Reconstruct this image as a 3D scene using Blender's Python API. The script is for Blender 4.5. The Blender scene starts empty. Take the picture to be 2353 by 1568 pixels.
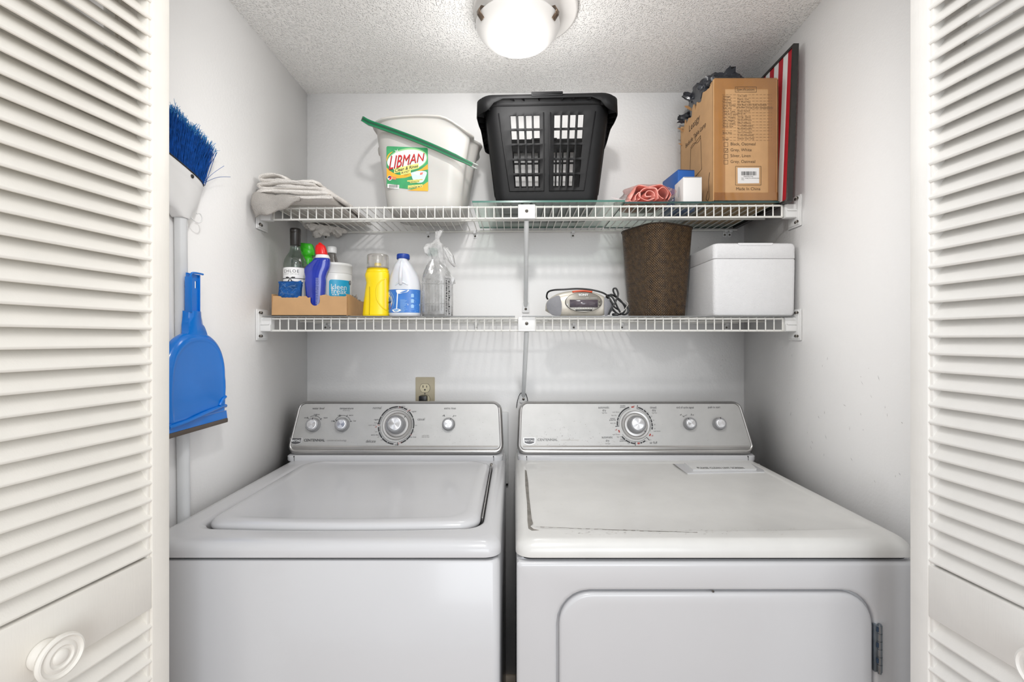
import bpy, bmesh, math, random
from mathutils import Vector, Matrix, noise
random.seed(7)
PI = math.pi
sc = bpy.context.scene
COL = sc.collection

# ------------------------------------------------------------------ camera, light, exposure
F, CX, CY, CZ = 1057.0, 1180.0, 780.0, 1.288      # focal length in pixels, vanishing point, eye height
cd = bpy.data.cameras.new('camera'); cam = bpy.data.objects.new('camera', cd); COL.objects.link(cam)
cam.location = (0, 0, CZ); cam.rotation_euler = (PI/2, 0, 0)
cd.sensor_width = 36; cd.lens = 36*F/2353
cd.shift_x = -(CX-1176.5)/2353; cd.shift_y = (CY-784)/2353
cd.clip_start = .02
sc.camera = cam
sc.view_settings.view_transform = 'Standard'; sc.view_settings.look = 'None'
sc.view_settings.gamma = 1; sc.view_settings.use_curve_mapping = False
sc.view_settings.exposure = 0.08

wd = bpy.data.worlds.new('world'); sc.world = wd; wd.use_nodes = True
wd.node_tree.nodes['Background'].inputs[0].default_value = (.97, .985, 1, 1)
wd.node_tree.nodes['Background'].inputs[1].default_value = .95

def lamp(name, typ, loc, energy, color=(1, 1, 1), size=.1, rot=(0, 0, 0), sy=None):
    l = bpy.data.lights.new(name, typ); l.energy = energy; l.color = color
    if typ == 'AREA':
        l.size = size
        if sy: l.shape = 'RECTANGLE'; l.size_y = sy
    else: l.shadow_soft_size = size
    o = bpy.data.objects.new(name, l); COL.objects.link(o); o.location = loc; o.rotation_euler = rot
    return o
def aim(a, b_): return (Vector(b_)-Vector(a)).to_track_quat('-Z', 'Y').to_euler()
sp = lamp('strobe_light', 'SPOT', (.02, .20, 2.10), 23.5, (1, .985, .965), .045, aim((.02, .20, 2.10), (.04, 1.55, 1.50)))      # the photographer's lamp under the hall ceiling
sp.data.spot_size = math.radians(104); sp.data.spot_blend = .7
lamp('door_fill', 'POINT', (0, 0, 1.85), 5.5, (1, .97, .935), .2)  # added fill light that brightens the louvered doors, no fixture here
lamp('hall_fill', 'AREA', (.5, -2.2, 1.35), 30, (.90, .95, 1), 1.6, (math.radians(86), 0, math.radians(20)), 1.5)  # added cool fill from behind the camera, reaches under the shelves; no window built

# ------------------------------------------------------------------ materials
MATS = {}
def new_mat(name):
    m = bpy.data.materials.new(name); m.use_nodes = True
    return m, m.node_tree, m.node_tree.nodes['Principled BSDF']
def srgb(r, g, b):
    f = lambda c: c/12.92 if c <= .04045 else ((c+.055)/1.055)**2.4
    return (f(r/255), f(g/255), f(b/255), 1)
def mat(name, rgb, rough=.5, metal=0, var=.04, vscale=12, bump=0, bscale=200, coat=0, trans=0, sss=0, spec=.5, aniso=None, detail=4):
    """plain procedural surface: a colour with faint noise variation and an optional fine bump"""
    if name in MATS: return MATS[name]
    m, t, p = new_mat(name); c = srgb(*rgb)
    N, L = t.nodes, t.links
    tc = N.new('ShaderNodeTexCoord')
    if var:
        n = N.new('ShaderNodeTexNoise'); n.inputs['Scale'].default_value = vscale; n.inputs['Detail'].default_value = 5
        r = N.new('ShaderNodeValToRGB')
        r.color_ramp.elements[0].position = .3; r.color_ramp.elements[1].position = .7
        r.color_ramp.elements[0].color = tuple(x*(1-var) for x in c[:3])+(1,)
        r.color_ramp.elements[1].color = tuple(min(1, x*(1+var)) for x in c[:3])+(1,)
        L.new(tc.outputs['Object'], n.inputs['Vector']); L.new(n.outputs['Fac'], r.inputs[0]); L.new(r.outputs[0], p.inputs['Base Color'])
    else: p.inputs['Base Color'].default_value = c
    if bump:
        b = N.new('ShaderNodeBump'); n2 = N.new('ShaderNodeTexNoise')
        n2.inputs['Scale'].default_value = bscale; n2.inputs['Detail'].default_value = detail
        if aniso:
            mp = N.new('ShaderNodeMapping'); mp.inputs['Scale'].default_value = aniso
            L.new(tc.outputs['Object'], mp.inputs[0]); L.new(mp.outputs[0], n2.inputs['Vector'])
        else: L.new(tc.outputs['Object'], n2.inputs['Vector'])
        b.inputs['Strength'].default_value = 1; b.inputs['Distance'].default_value = bump
        L.new(n2.outputs['Fac'], b.inputs['Height']); L.new(b.outputs[0], p.inputs['Normal'])
    p.inputs['Roughness'].default_value = rough; p.inputs['Metallic'].default_value = metal
    p.inputs['Coat Weight'].default_value = coat; p.inputs['Coat Roughness'].default_value = .08
    p.inputs['Transmission Weight'].default_value = trans
    p.inputs['Specular IOR Level'].default_value = spec
    if sss:
        p.inputs['Subsurface Weight'].default_value = sss; p.inputs['Subsurface Scale'].default_value = .01
    MATS[name] = m
    return m
def clear(name, rgb, gloss=.12, rough=.08, haze=0, hazecol=(230, 230, 230)):
    """thin clear plastic or glass: tinted see-through, a fresnel sheen, optional milky part"""
    if name in MATS: return MATS[name]
    m, t, p = new_mat(name); N, L = t.nodes, t.links; N.remove(p)
    out = N['Material Output']
    tr = N.new('ShaderNodeBsdfTransparent'); tr.inputs[0].default_value = srgb(*rgb)
    gl = N.new('ShaderNodeBsdfGlossy'); gl.inputs['Roughness'].default_value = rough
    lw = N.new('ShaderNodeLayerWeight'); lw.inputs[0].default_value = .25
    mr = N.new('ShaderNodeMapRange'); mr.inputs['To Min'].default_value = gloss*.4; mr.inputs['To Max'].default_value = min(.8, gloss*4)
    L.new(lw.outputs['Facing'], mr.inputs['Value'])
    mx = N.new('ShaderNodeMixShader'); L.new(mr.outputs[0], mx.inputs[0]); L.new(tr.outputs[0], mx.inputs[1]); L.new(gl.outputs[0], mx.inputs[2])
    last = mx
    if haze:
        df = N.new('ShaderNodeBsdfDiffuse'); df.inputs[0].default_value = srgb(*hazecol)
        n = N.new('ShaderNodeTexNoise'); n.inputs['Scale'].default_value = 40
        tc = N.new('ShaderNodeTexCoord'); L.new(tc.outputs['Object'], n.inputs['Vector'])
        m2 = N.new('ShaderNodeMapRange'); m2.inputs['From Min'].default_value = .3; m2.inputs['From Max'].default_value = .7
        m2.inputs['To Min'].default_value = haze*.6; m2.inputs['To Max'].default_value = min(1, haze*1.4)
        L.new(n.outputs['Fac'], m2.inputs['Value'])
        mx2 = N.new('ShaderNodeMixShader'); L.new(m2.outputs[0], mx2.inputs[0]); L.new(mx.outputs[0], mx2.inputs[1]); L.new(df.outputs[0], mx2.inputs[2]); last = mx2
    L.new(last.outputs[0], out.inputs[0]); MATS[name] = m
    return m

WALL = mat('wall_paint', (250, 249, 248), .55, var=.012, vscale=3, bump=.0004, bscale=160)
CEIL = None
def ceiling_mat():
    m, t, p = new_mat('stippled_ceiling'); N, L = t.nodes, t.links
    tc = N.new('ShaderNodeTexCoord')
    v = N.new('ShaderNodeTexNoise'); v.inputs['Scale'].default_value = 250; v.inputs['Detail'].default_value = 1.0; v.inputs['Roughness'].default_value = .55
    L.new(tc.outputs['Object'], v.inputs['Vector'])
    mr = N.new('ShaderNodeMapRange'); mr.inputs['From Min'].default_value = .50; mr.inputs['From Max'].default_value = .80
    L.new(v.outputs['Fac'], mr.inputs['Value'])
    b = N.new('ShaderNodeBump'); b.inputs['Strength'].default_value = 1; b.inputs['Distance'].default_value = .0030
    L.new(mr.outputs[0], b.inputs['Height']); L.new(b.outputs[0], p.inputs['Normal'])
    p.inputs['Base Color'].default_value = srgb(248, 247, 245); p.inputs['Roughness'].default_value = .45
    return m
CEIL = ceiling_mat()
FLOOR = mat('floor_vinyl', (150, 120, 95), .5, var=.15, vscale=8)
DOORP = mat('door_paint_warm_lit', (238, 234, 226), .42, var=.02, vscale=20, bump=.00015, bscale=60, aniso=(8, 8, .6))  # lamp-lit warmth of the left doors is mixed into this colour
DOORQ = mat('door_paint_white', (246, 244, 240), .42, var=.02, vscale=20, bump=.00015, bscale=60, aniso=(8, 8, .6))
TRIM = mat('trim_paint', (228, 226, 222), .4)
ENAMEL = mat('white_enamel', (203, 203, 205), .22, var=.006, coat=.2)
ENAMELD = mat('white_enamel_worn', (216, 215, 212), .28, var=.03, vscale=18, coat=.2)
DARK = mat('dark_gap', (30, 30, 32), .8)
STEEL = mat('brushed_steel', (180, 179, 177), .48, metal=.6, var=.03, vscale=30, bump=.0001, bscale=30, aniso=(1, 40, 40))
STEELR = mat('brushed_steel_rim', (186, 184, 182), .28, metal=.85, var=.03, vscale=30)
KNOBG = mat('knob_grey', (150, 150, 152), .4, metal=.2)
CAPM = mat('spun_aluminium', (225, 225, 226), .22, metal=.95, var=.08, vscale=60)
INK = mat('black_ink', (40, 40, 42), .5, var=0)
INKG = mat('grey_ink', (120, 118, 116), .5, var=0)
INKR = mat('red_ink', (160, 50, 40), .5, var=0)
SPECK = mat('dust_grey', (150, 146, 140), .8)
WIRE = mat('white_vinyl_wire', (222, 221, 216), .32, var=.03, vscale=25)
PLAST = mat('white_plastic', (224, 224, 223), .35, var=.01)
SCREW = mat('screw_steel', (120, 115, 108), .35, metal=.9)
SCREWD = mat('screw_slot', (40, 38, 36), .6)
POLE = mat('grey_white_tube', (214, 216, 216), .35)
GLASS = clear('green_glass', (240, 247, 243), .10)
GLASSE = mat('green_glass_edge', (60, 110, 98), .15, coat=.5)
SHEET = clear('clear_sheet', (240, 240, 240), .10)
SHEETE = mat('clear_sheet_edge', (128, 130, 130), .3)
CARD = mat('brown_cardboard', (190, 150, 106), .75, var=.05, vscale=30, bump=.0002, bscale=120)
CARDE = mat('cardboard_core', (165, 125, 84), .85, var=.1, vscale=80)
INKB = mat('box_print', (62, 46, 32), .7, var=0)
TAPE = clear('packing_tape', (236, 222, 196), .14, .15)

# ------------------------------------------------------------------ mesh builder
def W(px, py, d):
    """photo pixel and depth -> metres in the place"""
    return Vector(((px-CX)*d/F, d, CZ+(CY-py)*d/F))

def rpoly(pts, r, n=5):
    """round the corners of a 2-D polygon"""
    out = []; k = len(pts)
    for i in range(k):
        p0, p1, p2 = Vector(pts[i-1]), Vector(pts[i]), Vector(pts[(i+1) % k])
        rr = r[i] if isinstance(r, (list, tuple)) else r
        a = (p0-p1); b = (p2-p1); la, lb = a.length, b.length; a.normalize(); b.normalize()
        ang = a.angle(b); tt = min(rr/math.tan(ang/2), la*.49, lb*.49); rr2 = tt*math.tan(ang/2)
        c = p1+(a+b).normalized()*(rr2/math.sin(ang/2))
        s, e = p1+a*tt-c, p1+b*tt-c
        a0 = math.atan2(s.y, s.x); a1 = math.atan2(e.y, e.x); da = (a1-a0+PI) % (2*PI)-PI
        for j in range(n+1):
            t = a0+da*j/n; out.append((c.x+rr2*math.cos(t), c.y+rr2*math.sin(t)))
    return out
def rect(x0, x1, y0, y1): return [(x0, y0), (x1, y0), (x1, y1), (x0, y1)]
def rrect(x0, x1, y0, y1, r, n=5, ne=1):
    base = rpoly(rect(x0, x1, y0, y1), r, n)
    if ne == 1: return base
    out = []; k = len(base); m = n+1
    for i, p in enumerate(base):
        out.append(p)
        if i % m == m-1:
            q = base[(i+1) % k]
            for j in range(1, ne): out.append((p[0]+(q[0]-p[0])*j/ne, p[1]+(q[1]-p[1])*j/ne))
    return out
def sellipse(hx, hy, p=2.0, n=40, cx=0, cy=0):
    out = []
    for i in range(n):
        t = 2*PI*i/n-PI/2; c, s = math.cos(t), math.sin(t)
        out.append((cx+hx*math.copysign(abs(c)**(2/p), c), cy+hy*math.copysign(abs(s)**(2/p), s)))
    return out
def smooth_path(pts, sub=6, closed=False):
    P = [Vector(p) for p in pts]; n = len(P); out = []
    rng = range(n if closed else n-1)
    for i in rng:
        p0 = P[(i-1) % n] if (closed or i > 0) else P[0]; p1 = P[i]; p2 = P[(i+1) % n]
        p3 = P[(i+2) % n] if (closed or i+2 < n) else P[-1]
        for j in range(sub):
            t = j/sub
            out.append(.5*((2*p1)+(p2-p0)*t+(2*p0-5*p1+4*p2-p3)*t*t+(3*p1-p0-3*p2+p3)*t**3))
    if not closed: out.append(P[-1])
    return out

class MB:
    def __init__(s):
        s.bm = bmesh.new(); s.mats = []; s.uv = s.bm.loops.layers.uv.new('UVMap')
    def mi(s, m):
        if m not in s.mats: s.mats.append(m)
        return s.mats.index(m)
    def mesh(s, verts, faces, m, uvs=None):
        vs = [s.bm.verts.new(v) for v in verts]; k = s.mi(m)
        for f in faces:
            try: fc = s.bm.faces.new([vs[i] for i in f])
            except ValueError: continue
            fc.material_index = k; fc.smooth = True
            if uvs:
                for l, i in zip(fc.loops, f): l[s.uv].uv = uvs[i]
        return vs
    def loft(s, rings, m, cap0=False, cap1=False, closed=True, uvs=False, mcap=None):
        n = len(rings[0]); verts = []; uv = []; acc = 0
        for k, r in enumerate(rings):
            per = 0
            if k: acc += (Vector(r[0])-Vector(rings[k-1][0])).length
            for i, p in enumerate(r):
                verts.append(p)
                if i: per += (Vector(p)-Vector(r[i-1])).length
                uv.append((per, acc))
        if uvs and closed:      # duplicate the seam so texture coordinates do not wrap back
            pass
        faces = []
        m_ = n if closed else n-1
        for k in range(len(rings)-1):
            for i in range(m_):
                j = (i+1) % n; faces.append((k*n+i, k*n+j, (k+1)*n+j, (k+1)*n+i))
        vs = [s.bm.verts.new(v) for v in verts]; mk = s.mi(m)
        for f in faces:
            try: fc = s.bm.faces.new([vs[i] for i in f])
            except ValueError: continue
            fc.material_index = mk; fc.smooth = True
            if uvs:
                us = [uv[i] for i in f]
                k0 = f[0]//n
                if f[1] % n == 0 and closed:
                    e = (Vector(rings[k0][0])-Vector(rings[k0][-1])).length
                    e1 = (Vector(rings[k0+1][0])-Vector(rings[k0+1][-1])).length
                    us[1] = (us[0][0]+e, us[1][1]); us[2] = (us[3][0]+e1, us[2][1])
                for l, u in zip(fc.loops, us): l[s.uv].uv = u
        mc = s.mi(mcap or m)
        if cap0:
            fc = s.bm.faces.new([vs[i] for i in reversed(range(n))]); fc.material_index = mc; fc.smooth = True
        if cap1:
            b = (len(rings)-1)*n
            fc = s.bm.faces.new([vs[b+i] for i in range(n)]); fc.material_index = mc; fc.smooth = True
        return vs
    def merge(s, tb, m, M=None):
        k = s.mi(m); mp = {}
        for v in tb.verts: mp[v] = s.bm.verts.new(M @ v.co if M else v.co)
        for f in tb.faces:
            try: fc = s.bm.faces.new([mp[v] for v in f.verts])
            except ValueError: continue
            fc.material_index = k; fc.smooth = True
        tb.free()
    def box(s, x0, x1, y0, y1, z0, z1, m, bev=0, seg=2, M=None):
        tb = bmesh.new(); bmesh.ops.create_cube(tb, size=1)
        for v in tb.verts:
            v.co = Vector(((x0+x1)/2+v.co.x*(x1-x0), (y0+y1)/2+v.co.y*(y1-y0), (z0+z1)/2+v.co.z*(z1-z0)))
        if bev: bmesh.ops.bevel(tb, geom=list(tb.edges), offset=bev, segments=seg, profile=.5, affect='EDGES')
        s.merge(tb, m, M)
    def prism(s, poly, f, d0, d1, m, mside=None):
        """poly (2-D) mapped by f(u,v,depth) between two depths"""
        n = len(poly); a = [f(u, v, d0) for u, v in poly]; b = [f(u, v, d1) for u, v in poly]
        vs = [s.bm.verts.new(p) for p in a+b]; k = s.mi(m); ks = s.mi(mside or m)
        fs = [(list(reversed(range(n))), k), ([n+i for i in range(n)], k)]+[([i, (i+1) % n, n+(i+1) % n, n+i], ks) for i in range(n)]
        for f_, kk in fs:
            try: fc = s.bm.faces.new([vs[i] for i in f_])
            except ValueError: continue
            fc.material_index = kk; fc.smooth = True
    def shape(s, poly, f, m):
        vs = [s.bm.verts.new(f(u, v)) for u, v in poly]
        fc = s.bm.faces.new(vs); fc.material_index = s.mi(m); fc.smooth = True
    def patch(s, f, u0, u1, v0, v1, nu, nv, m):
        verts = [f(u0+(u1-u0)*i/nu, v0+(v1-v0)*j/nv) for j in range(nv+1) for i in range(nu+1)]
        faces = [(j*(nu+1)+i, j*(nu+1)+i+1, (j+1)*(nu+1)+i+1, (j+1)*(nu+1)+i) for j in range(nv) for i in range(nu)]
        uv = [((u0+(u1-u0)*i/nu), (v0+(v1-v0)*j/nv)) for j in range(nv+1) for i in range(nu+1)]
        s.mesh(verts, faces, m, uv)
    def tube(s, pts, r, m, n=8, caps=True, closed=False, flat=1.0):
        P = [Vector(p) for p in pts]; k = len(P); rings = []; up = None
        for i, p in enumerate(P):
            if closed: t = P[(i+1) % k]-P[i-1]
            else: t = P[min(i+1, k-1)]-P[max(i-1, 0)]
            if t.length < 1e-9: t = Vector((0, 0, 1))
            t.normalize()
            if up is None:
                up = Vector((0, 0, 1)) if abs(t.z) < .9 else Vector((0, 1, 0))
            a = (up-t*up.dot(t))
            if a.length < 1e-6: a = t.orthogonal()
            a.normalize(); b = t.cross(a); up = a
            rr = r[i] if isinstance(r, (list, tuple)) else r
            rings.append([p+a*rr*flat*math.cos(2*PI*j/n)+b*rr*math.sin(2*PI*j/n) for j in range(n)])
        if closed: rings.append(rings[0]); 
        s.loft(rings, m, cap0=caps and not closed, cap1=caps and not closed)
    def lathe(s, prof, m, n=32, M=None, c=(0, 0, 0)):
        c = Vector(c); rings = []
        for r, z in prof:
            ring = [Vector((max(r, 1e-5)*math.cos(2*PI*i/n), max(r, 1e-5)*math.sin(2*PI*i/n), z)) for i in range(n)]
            rings.append([(M @ p if M else p+c) for p in ring])
        s.loft(rings, m, cap0=prof[0][0] > 1e-4, cap1=prof[-1][0] > 1e-4)
    def text(s, txt, f, size, m, at=(0, 0), ang=0, align='CENTER', shear=0, bold=0, wide=1, spacing=1):
        key = (txt, align, shear, bold, spacing)
        if key not in TXT:
            cu = bpy.data.curves.new('t', 'FONT'); cu.body = txt; cu.align_x = align; cu.align_y = 'CENTER'
            cu.size = 1; cu.shear = shear; cu.offset = bold; cu.resolution_u = 3; cu.space_character = spacing
            o = bpy.data.objects.new('t', cu); me = o.to_mesh()
            TXT[key] = ([v.co.copy() for v in me.vertices], [tuple(p.vertices) for p in me.polygons])
            o.to_mesh_clear(); bpy.data.objects.remove(o); bpy.data.curves.remove(cu)
        vs, fs = TXT[key]; ca, sa = math.cos(ang), math.sin(ang)
        pts = []
        for v in vs:
            x, y = v.x*size*wide, v.y*size
            pts.append(f(at[0]+x*ca-y*sa, at[1]+x*sa+y*ca))
        s.mesh(pts, fs, m)
    def obj(s, name, parent=None, world=False, sharp=38, weld=False):
        bm = s.bm
        if weld: bmesh.ops.remove_doubles(bm, verts=bm.verts, dist=1e-5)
        bmesh.ops.recalc_face_normals(bm, faces=bm.faces) if weld else None
        if world and parent is not None:
            r = parent
            while r.parent: r = r.parent
            bmesh.ops.transform(bm, matrix=ROOT[r.name], verts=bm.verts)
        lim = math.radians(sharp)
        for e in bm.edges:
            if len(e.link_faces) == 2:
                if e.calc_face_angle(0) > lim: e.smooth = False
        me = bpy.data.meshes.new(name); bm.to_mesh(me); bm.free()
        for m in s.mats: me.materials.append(m)
        o = bpy.data.objects.new(name, me); COL.objects.link(o)
        if parent is not None: o.parent = parent
        return o
TXT = {}; ROOT = {}
def thing(name, label, cat, loc=(0, 0, 0), rz=0, group=None):
    o = bpy.data.objects.new(name, None); COL.objects.link(o); o.empty_display_size = .05
    o.location = loc; o.rotation_euler = (0, 0, rz); o['label'] = label; o['category'] = cat
    if group: o['group'] = group
    ROOT[o.name] = (Matrix.Translation(loc) @ Matrix.Rotation(rz, 4, 'Z')).inverted()
    return o
def tag(o, label, cat, group=None):
    o['label'] = label; o['category'] = cat
    if group: o['group'] = group
    return o
def single(name, mb, label, cat, loc=(0, 0, 0), rz=0, group=None, world=False, **k):
    if world:
        bmesh.ops.transform(mb.bm, matrix=(Matrix.Translation(loc) @ Matrix.Rotation(rz, 4, 'Z')).inverted(), verts=mb.bm.verts)
    o = mb.obj(name, **k); o.location = loc; o.rotation_euler = (0, 0, rz)
    return tag(o, label, cat, group)
def structure(name, mb, parent=None, **k):
    o = mb.obj(name, parent, **k)
    if parent is None: o['kind'] = 'structure'
    return o
def dup(o, parent=None):
    c = o.copy(); COL.objects.link(c)
    if parent is not None: c.parent = parent
    for ch in [x for x in bpy.data.objects if x.parent == o and x != c]: dup(ch, c)
    return c
def screw(mb, p, nrm, r=.004):
    """phillips screw head facing nrm"""
    nrm = Vector(nrm).normalized(); q = nrm.to_track_quat('Z', 'Y').to_matrix().to_4x4(); M = Matrix.Translation(p) @ q
    mb.lathe([(r, 0), (r, .0008), (r*.7, .0018), (0, .0022)], SCREW, 14, M)
    for a in (0, PI/2):
        R = M @ Matrix.Rotation(a+.4, 4, 'Z')
        mb.box(-r*.6, r*.6, -r*.12, r*.12, .0019, .0026, SCREWD, M=R)

# ------------------------------------------------------------------ setting
XL, XR, YB, YFRONT, ZC = -.722, .807, 1.61, .80, 2.15
def zceil(x, y): return 2.148+.004*(x-XL)/1.53+.055*max(0, (YB-y))*(x-XL)/1.53
b = MB(); b.box(XL-.1, XR+.1, YB, YB+.1, 0, 2.35, WALL); 
MARK = mat('wall_scuff', (172, 170, 168), .8)
rw = random.Random(5)
def scuffs(b, n, f, u0, u1, v0, v1, l0, l1, lean):
    for i in range(n):
        u, v = rw.uniform(u0, u1), rw.uniform(v0, v1); l = rw.uniform(l0, l1); w = rw.uniform(.0003, .0007); a = rw.gauss(lean, .5); c_, s_ = math.cos(a), math.sin(a)
        b.shape([f(u+p*c_-q*s_, v+p*s_+q*c_) for p, q in ((-l, 0), (0, -w), (l, 0), (0, w))], lambda p, q: (p, q), MARK) if False else b.shape([(u+p*c_-q*s_, v+p*s_+q*c_) for p, q in ((-l, 0), (0, -w), (l, 0), (0, w))], f, MARK)
scuffs(b, 26, lambda u, v: Vector((u, YB-.0003, v)), .725, .755, 1.16, 1.235, .0008, .004, 1.0)
scuffs(b, 10, lambda u, v: Vector((u, YB-.0003, v)), -.6, .7, 1.12, 1.9, .001, .005, 1.3)
structure('wall_back', b)
b = MB(); b.box(XL-.1, XL, .70, YB, 0, 2.35, WALL); structure('wall_left', b)
b = MB(); b.box(XR, XR+.1, .70, YB, 0, 2.35, WALL)
scuffs(b, 30, lambda u, v: Vector((XR-.0003, u, v)), .95, 1.35, .96, 1.25, .001, .007, 1.45)
structure('wall_right', b)
b = MB()
b.patch(lambda u, v: (u, v, zceil(u, v)), XL-.02, XR+.02, .60, YB+.02, 12, 10, CEIL)
b.patch(lambda u, v: (u, v, 2.36), XL-.02, XR+.02, .60, YB+.02, 1, 1, CEIL)
structure('ceiling', b)
b = MB(); b.box(-2.2, 2.2, -2.6, YB+.1, -.05, 0, FLOOR); structure('floor', b)
b = MB()      # wall with the closet opening, seen only past the folded doors
b.box(-2.2, -.68, .60, .70, 0, 2.35, WALL); b.box(.76, 2.2, .60, .70, 0, 2.35, WALL); b.box(-.68, .76, .60, .70, 2.125, 2.35, WALL)
structure('wall_front', b)
BASEB = mat('baseboard_paint', (214, 200, 182), .5)
b = MB(); b.prism([(0, 0), (.012, 0), (.012, .098), (.006, .11), (0, .115)], lambda u, v, d: (d, YB-u, v), XL, XR, BASEB); structure('baseboard_back', b)

# ------------------------------------------------------------------ louvered bifold doors
def door_leaf(name, org, u, nrm, zoff, dm, width=.33, knob=None, thick=.028):
    """u runs from the track edge towards the hall, nrm is the face that looks at the opening"""
    org = Vector((org[0], org[1], 0)); u = Vector((u[0], u[1], 0)).normalized(); nrm = Vector((nrm[0], nrm[1], 0)).normalized()
    def g(a, t, z): return org+u*a-nrm*t+Vector((0, 0, z+zoff))
    root = bpy.data.objects.new(name, None); COL.objects.link(root); root['kind'] = 'structure'; root.location = (org.x, org.y, 0)
    ROOT[root.name] = Matrix.Translation(root.location).inverted()
    sw = .030; zb, zt = .02, 2.03; r0, r1 = .8685, .950
    def bar(b, a0, a1, z0, z1, t0=0, t1=thick, bev=.0025):
        M = Matrix((( u.x, nrm.x, 0, org.x), (u.y, nrm.y, 0, org.y), (0, 0, 1, zoff), (0, 0, 0, 1)))
        b.box(a0, a1, -t1, -t0, z0, z1, dm, bev, 2, M)
    for a0, a1 in ((0, sw), (width-sw, width)):
        b = MB(); bar(b, a0, a1, zb, zt)
        # moulded inner edge
        x0, x1 = (a1-.0002, a1+.005) if a0 == 0 else (a0-.005, a0+.0002)
        bar(b, x0, x1, zb+.09, zt-.09, .004, thick-.004, .001)
        b.obj('stile', root, world=True)
    for z0, z1 in ((zb, zb+.19), (r0, r1), (zt-.09, zt)):
        b = MB(); bar(b, sw-.001, width-sw+.001, z0, z1, .0008, thick-.0008); b.obj('rail', root, world=True)
    for lo, hi in ((r1, zt-.09), (zb+.19, r0)):
        b = MB(); z = lo+.004
        if lo < .5: z = r0-.0268*math.floor((r0-lo)/.0268)-.004
        while z < hi-.004:
            th, rise, dep = .0058, min(.0335, hi+.004-z), .0235
            t0 = .001; t1 = t0+dep
            # slat cross-section: low rounded edge on the face, rising towards the back
            sec = [(t0+.0005, z+th*.75), (t0, z+.0025), (t0+.0012, z+.0003), (t0+.0035, z), (t1, z+rise-th*1.0), (t1+.0012, z+rise-.003), (t1, z+rise)]
            b.prism(sec, lambda t, zz, a: g(a, t, zz), sw-.002, width-sw+.002, dm)
            z += .0268
        b.obj('louver_slats', root, world=True, sharp=50)
    if knob is not None:
        b = MB(); q = nrm.to_track_quat('Z', 'Y').to_matrix().to_4x4(); M = Matrix.Translation(g(knob[0], 0, knob[1])) @ q
        b.lathe([(.017, 0), (.0175, .003), (.0165, .006), (.0125, .010), (.012, .014), (.019, .019), (.0255, .023), (.027, .027), (.0255, .0305),
                 (.0235, .0312), (.0215, .0285), (.0185, .0278), (.016, .0296), (.0135, .0300), (.0115, .0280), (.009, .0278), (.0075, .0300), (.004, .0312), (0, .0315)], dm, 48, M)
        b.obj('knob', root, world=True)
    return root
door_leaf('door_1', (-.5564, .745), (-.1728, -.985), (.985, -.1728), 0, DOORP, knob=(.1745, .8955))
door_leaf('door_2', (-.5995, .735), (-.10, -.995), (.995, -.10), 0, DOORP)
door_leaf('door_3', (.6414, .745), (.09, -.996), (-.996, -.09), -.012, DOORQ, knob=(.193, .9000))
door_leaf('door_4', (.6850, .735), (.05, -.998), (-.998, -.05), -.012, DOORQ)

# ------------------------------------------------------------------ washer and dryer
YF, ZT = .84, .914
SL = .3155
def PN(px, py, off=0):
    """point on the sloping control panel seen at a photo pixel -> (x, z)"""
    k = (CY-py)/F; d = (CZ-.932+1.41/SL)/(1/SL-k)
    return (px-CX)*d/F, CZ+k*d, d
def pan(off):
    nl = math.hypot(1, SL)
    return lambda x, z: Vector((x, 1.41+SL*(z-.932)-off/nl, z+off*SL/nl))
def trap(c, z0, z1, ins=0, r=.03):
    xlb, xrb, xlt, xrt = c
    return rpoly([(xlb+ins*.7, z0+ins), (xrb-ins*.7, z0+ins), (xrt-ins*.7, z1-ins*.42), (xlt+ins*.7, z1-ins*.42)], [r*.8, r*.8, r, r], 6)
def loopxy(x0, x1, y0, y1, r, bulge=0, n=8, ne=12):
    pts = rrect(x0, x1, y0, y1, r, n, ne); xc = (x0+x1)/2; h = (x1-x0)/2; out = []
    for x, y in pts:
        w = max(0, 1-(y-y0)/(r*1.5)) if y < y0+r*1.5 else 0
        out.append((x, y-bulge*w*max(0, 1-((x-xc)/h)**2)))
    return out
def Z(loop, z): return [Vector((x, y, z)) for x, y in loop]

def console(root, c):
    b = MB(); z0, z1 = .933, 1.0905
    def ring(ins, dep, r=.03):
        dz = .18*max(0, dep-.010)
        return [Vector((x, 1.41+SL*(z-.932)+dep, z-dz*(z-z0)/(z1-z0))) for x, z in trap(c, z0, z1, ins, r)]
    b.loft([ring(.0155, .0035, .018), ring(.0140, .0010, .019), ring(.010, 0, .022), ring(.0045, .0025), ring(.001, .008), ring(0, .014), ring(0, .05), ring(.002, .09)], STEELR, cap1=True)
    b.obj('console_surround', root, world=True, sharp=60)
    b = MB()
    zz = .9315
    lp = lambda e, z: [Vector((x, y, z)) for x, y in rrect(c[0]+.002+e, c[1]-.002-e, 1.405+e, 1.54, .02, 6)]
    b.loft([lp(.001, ZT+.0005), lp(0, ZT+.003), lp(0, zz-.003), lp(.003, zz)], ENAMEL, cap0=True, cap1=True)
    for x in (c[0]+.030, c[1]-.030):
        b.box(x-.0006, x+.0006, 1.4043, 1.41, ZT+.002, zz-.001, DARK)
        b.box(x-.002, x+.0006, 1.4040, 1.41, zz-.004, zz-.0005, DARK)
    b.obj('console_base', root, world=True)

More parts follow.
